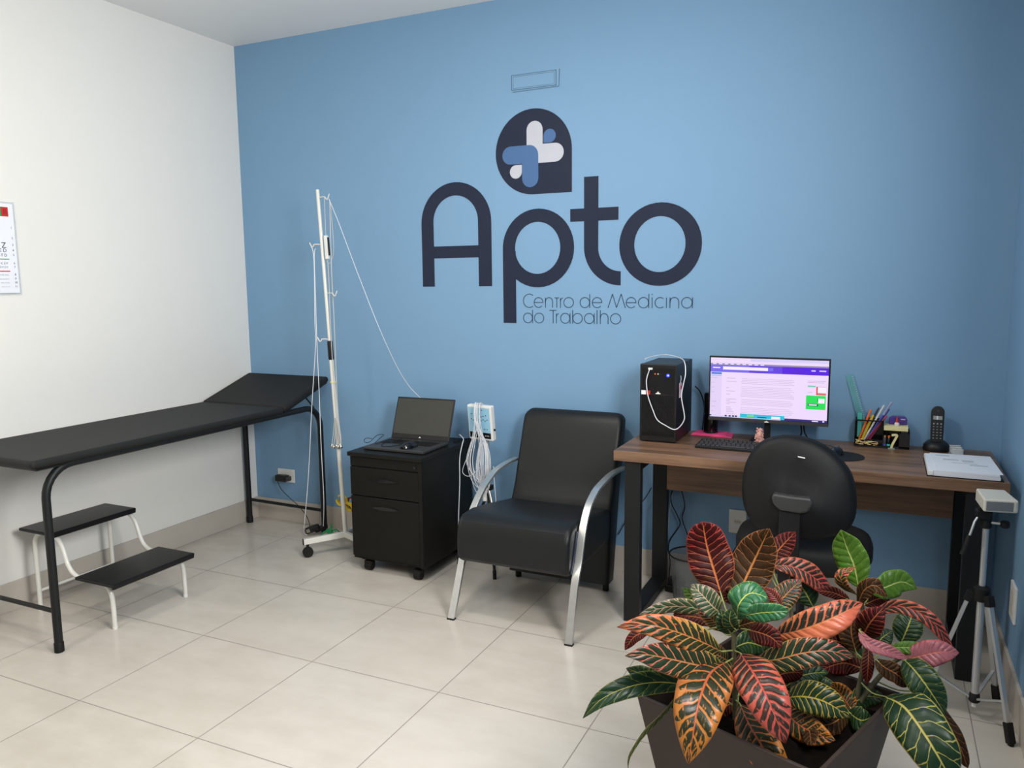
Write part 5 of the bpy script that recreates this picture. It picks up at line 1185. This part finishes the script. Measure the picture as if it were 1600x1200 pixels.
def sensor_box():
    t = thing('sensor_unit', 'cream plastic sensor box with grey front window on top of the tripod', 'sensor', (4.085, -.90, .767))
    T = Matrix.Translation((4.088, -.905, .7675)) @ Matrix.Rotation(math.radians(9), 4, 'Z')
    b = MB(T)
    # body narrows towards its rear; front face leans
    F = [(-.050, -.062, .002), (.052, -.062, .002), (.052, -.060, .045), (-.050, -.060, .045)]
    B = [(-.042, .068, .006), (.046, .068, .006), (.046, .066, .050), (-.042, .066, .050)]
    b.add(F + B, [(0, 1, 2, 3), (7, 6, 5, 4), (0, 4, 5, 1), (1, 5, 6, 2), (2, 6, 7, 3), (3, 7, 4, 0)])
    hs = b.build('housing', 'cream', t, bevel=.006, seg=3)
    MB(T).box(-.042, .036, -.0632, -.0605, .008, .038).build('front_window', 'greyface', hs, bevel=.0005)
    MB(T).box(.038, .044, -.0630, -.0605, .008, .038).build('window_edge', 'cream', hs, smooth=False)
sensor_box()

# ------------------------------------------------------------------ potted croton
def leaf_mat(name, dark, va, vb, w0, w1, freq, mid, blotch=0.0, rough=0.36, midw=.05, fork=.5, gain=.42, solid=False, spec=.28):
    va, vb, mid = [tuple(c * gain for c in q) for q in (va, vb, mid)]
    m, t, b = base(name)
    uvn = t.nodes.new('ShaderNodeUVMap'); sx = t.nodes.new('ShaderNodeSeparateXYZ'); t.links.new(uvn.outputs[0], sx.inputs[0])
    u = X(t, sx.outputs[0]); vv = X(t, sx.outputs[1]) * 2.0 - 1.0; v = vv.absv()
    oi = t.nodes.new('ShaderNodeObjectInfo'); rnd = X(t, oi.outputs['Random'])
    cb = t.nodes.new('ShaderNodeCombineXYZ')
    t.links.new((u * 2.2 + rnd * 40.0).s, cb.inputs[0]); t.links.new((vv * .8 + rnd * 17.0).s, cb.inputs[1])
    n1 = noise(t, cb.outputs[0], 1.6, 1); n2 = noise(t, cb.outputs[0], 8.0, 3, .6); n3 = noise(t, cb.outputs[0], 4.5, 1)
    side = vv.gt(0.0) * 0.45
    s_ = ((u - v * 0.16 + v * v * 0.03) * freq * 1.2) + side + (n1 - 0.5) * 0.55 + (n3 - .5) * .22 + rnd * 5.0 + 10.0
    dv = ((s_.fract() - 0.5).absv() * -1.0) + 0.5            # 0 on a side vein, 0.5 midway between two
    e = ((v - .55 - (n1 - .5) * .3).maxv(0.0) * fork).minv(0.5)
    dist = (dv - e).absv()
    wv = (u * (w1 - w0) + w0) * .40 + (n2 - 0.5) * 0.07 - v * .02 + v.pw(6.0) * (0.05 + blotch * .5)
    vein = (dist - wv).step(0.035, -0.015)
    midr = (v - ((u * -0.6) + 1.1) * midw).step(0.02, -0.015)
    marg = v.step(0.94, 0.985)
    msk = vein.maxv(marg)
    if blotch:
        bl = (n2 + u * blotch * .45 + v * blotch * .25).step(0.68, 0.76); msk = msk.maxv(bl)
    if solid: msk = msk.maxv(vv.gt(0.0) * ((n2 + .62).minv(1.0)))
    vc = mix(t, u.step(0.15, 0.85), va, vb)
    vc = mix(t, n1.step(0.4, 0.6) * 0.5, vc, vb)
    dk = mix(t, n2, tuple(c * .5 for c in dark), tuple(c * 1.4 for c in dark))
    col = mix(t, msk, dk, vc)
    col = mix(t, midr, col, mid)
    t.links.new(col.s, b.inputs['Base Color'])
    b.inputs['Roughness'].default_value = rough
    b.inputs['Specular IOR Level'].default_value = spec
    bn = t.nodes.new('ShaderNodeBump'); bn.inputs['Strength'].default_value = 0.5; bn.inputs['Distance'].default_value = 0.003
    t.links.new((dv.step(0.0, 0.4) * 1.0 + midr * -0.6).s, bn.inputs['Height']); t.links.new(bn.outputs[0], b.inputs['Normal'])
    return m
LM = {
 'maroon': leaf_mat('maroon_leaf', (.030, .004, .0035), (.62, .26, .10), (.62, .07, .06), .07, .14, 9, (.90, .26, .08), rough=.5, spec=.12),
 'umber': leaf_mat('umber_leaf', (.030, .014, .005), (.60, .30, .09), (.66, .22, .08), .03, .06, 8, (.86, .32, .09), fork=.7, rough=.5, spec=.12),
 'mint': leaf_mat('mint_leaf', (.035, .060, .028), (.90, .66, .28), (.80, .50, .40), .12, .18, 8, (.90, .62, .36)),
 'green': leaf_mat('green_leaf', (.018, .100, .040), (.22, .42, .14), (.36, .50, .12), .02, .03, 7, (.80, .85, .14), midw=.04, gain=.55),
 'olive': leaf_mat('olive_leaf', (.055, .125, .012), (.16, .28, .04), (.20, .32, .05), .03, .03, 7, (.45, .55, .16), midw=.05, gain=.7),
 'bottle': leaf_mat('bottle_green_leaf', (.010, .034, .013), (.55, .55, .12), (.42, .42, .10), .03, .04, 7, (.80, .76, .15)),
 'bottleband': leaf_mat('dark_green_banded_leaf', (.011, .033, .013), (.90, .80, .20), (.85, .74, .18), .06, .07, 7, (1.0, .86, .22), fork=.8),
 'banded': leaf_mat('banded_leaf', (.014, .026, .011), (.92, .64, .14), (.95, .24, .17), .10, .20, 10, (.95, .34, .12)),
 'yellowband': leaf_mat('yellow_banded_leaf', (.013, .032, .011), (.90, .74, .14), (.90, .58, .12), .12, .18, 9, (.95, .72, .12)),
 'blaze': leaf_mat('blazing_orange_leaf', (.018, .022, .009), (.86, .26, .09), (.84, .30, .05), .16, .30, 9, (.86, .19, .07), blotch=.30),
 'ember': leaf_mat('ember_leaf', (.020, .028, .011), (.90, .64, .14), (1.0, .24, .09), .10, .34, 10, (1.0, .36, .10), blotch=.22),
 'coral': leaf_mat('coral_leaf', (.030, .018, .013), (.84, .22, .10), (.82, .13, .10), .22, .40, 10, (.80, .12, .09), blotch=.22, gain=.46),
 'coralband': leaf_mat('coral_banded_leaf', (.020, .020, .013), (1.0, .30, .11), (.95, .22, .12), .26, .40, 10, (1.0, .34, .11), blotch=.30, solid=True, gain=.46),
 'orchid': leaf_mat('orchid_pink_leaf', (.26, .09, .11), (.90, .16, .14), (.90, .20, .18), .08, .12, 9, (1.0, .25, .18)),
 'stripe': leaf_mat('striped_leaf', (.035, .055, .016), (.75, .70, .24), (.55, .50, .16), .12, .14, 9, (.72, .66, .2)),
}
def croton():
    zt = .400
    L = Vector((3.151, -1.909, 0)); Rr = Vector((3.812, -1.603, 0)); c = (L + Rr) / 2; d = (Rr - L) / 2; q = Vector((d.y, -d.x, 0))
    t = thing('potted_croton', 'large croton with red, orange and green veined leaves in a brown square planter', 'potted plant', (c.x, c.y, 0))
    def ring(k, z): return [tuple(c + v * k + Vector((0, 0, z))) for v in (d, -q, -d, q)]
    lv = [(.74, 0.002), (.745, .02), (1.0, zt - .004), (1.0, zt), (.955, zt), (.93, zt - .045), (.90, zt - .07)]
    vs = []; fs = []
    for k, z in lv: vs += ring(k, z)
    for i in range(len(lv) - 1):
        for j in range(4): fs.append((i * 4 + j, i * 4 + (j + 1) % 4, (i + 1) * 4 + (j + 1) % 4, (i + 1) * 4 + j))
    fs.append((0, 1, 2, 3))
    MB().add(vs, fs).build('planter', 'planter', t, bevel=.003)
    n = 14; vs = []; random.seed(4)
    for i in range(n + 1):
        for j in range(n + 1):
            a, b_ = -1 + 2 * i / n, -1 + 2 * j / n
            p = c + (d * (a + b_) / 2 + q * (a - b_) / 2) * .905
            vs.append((p.x, p.y, zt - .072 + random.uniform(0, .014)))
    fs = [(i * (n + 1) + j, (i + 1) * (n + 1) + j, (i + 1) * (n + 1) + j + 1, i * (n + 1) + j + 1) for i in range(n) for j in range(n)]
    MB().add(vs, fs).build('soil', 'soil', t)
    for k, tr in enumerate(TRUNKS):
        pts = [Vector(p) for p in tr]
        bot = pts[-1].copy(); bot.z = .325
        MB().tube(pts + [bot], [.0055, .0085], 10, k=5).build('stem', 'stem', t)
    for st, hw, fold, wv, sp, node in LEAVES:
        P = catmull(sp, 8); m = len(P)
        ln = [0]
        for i in range(1, m): ln.append(ln[-1] + (P[i] - P[i - 1]).length)
        tot = ln[-1]; N = 22; NV = 10
        def at(s_):
            s_ = min(max(s_, 0), 1) * tot
            for i in range(1, m):
                if ln[i] >= s_ - 1e-9:
                    k = (s_ - ln[i - 1]) / max(1e-9, ln[i] - ln[i - 1]); return P[i - 1].lerp(P[i], k)
            return P[-1]
        W0 = Vector(wv); vs = []; uv = []; fs = []; F = math.radians(fold)
        ph = random.uniform(0, 6); rnd_tip = .60 if (st in ('maroon', 'umber') and .02 < hw < .03) or hw == LEAVES[0][1] or st == 'green' else .95
        for i in range(N + 1):
            s_ = i / N; p = at(s_); tn = (at(s_ + .02) - at(s_ - .02)).normalized()
            w_ = (W0 - tn * W0.dot(tn)).normalized(); nn = w_.cross(tn).normalized()
            prof = max(0.0, math.sin(PI * s_ ** .92)) ** .72 * (1 - .10 * s_) if s_ < .62 else 0
            if s_ >= .62:
                q0 = max(0.0, math.sin(PI * .62 ** .92)) ** .72 * (1 - .062)
                r_ = (s_ - .62) / .38; prof = q0 * (1 - r_ ** (2.2 if rnd_tip < .9 else 1.75)) ** (rnd_tip)
            wd = hw * max(prof, .02 if i in (0, N) else .05)
            for j in range(NV + 1):
                v = -1 + 2 * j / NV; av = abs(v)
                bend = F * (.6 + .4 * av)
                off = w_ * (v * wd * math.cos(bend)) + nn * (av * wd * math.sin(bend)) - nn * (av ** 3 * wd * .30)
                off += nn * (math.sin(s_ * 17 + ph + (1.4 if v > 0 else 0)) * av * av * wd * .09)
                vs.append(p + off); uv.append((s_, j / NV))
        for i in range(N):
            for j in range(NV): a = i * (NV + 1) + j; fs.append((a, a + 1, a + NV + 2, a + NV + 1))
        b = MB(); b.add(vs, fs, 0)
        tn = (P[1] - P[0]).normalized(); nd = Vector(node); dd = (P[0] - nd).length
        k0 = len(b.v)
        b.tube([nd, nd.lerp(P[0], .5) + Vector((0, 0, -.012)) * (1 if dd > .06 else 0), P[0], P[0] + tn * .012], [.0024, .0019], 6, mi=1, k=3)
        uv += [(0, .5)] * (len(b.v) - k0)
        b.uv = uv
        o = b.build('leaf', [LM[st], M['petiole']], t, angle=80)
        sd = o.modifiers.new('thick', 'SOLIDIFY'); sd.thickness = .0006
croton()
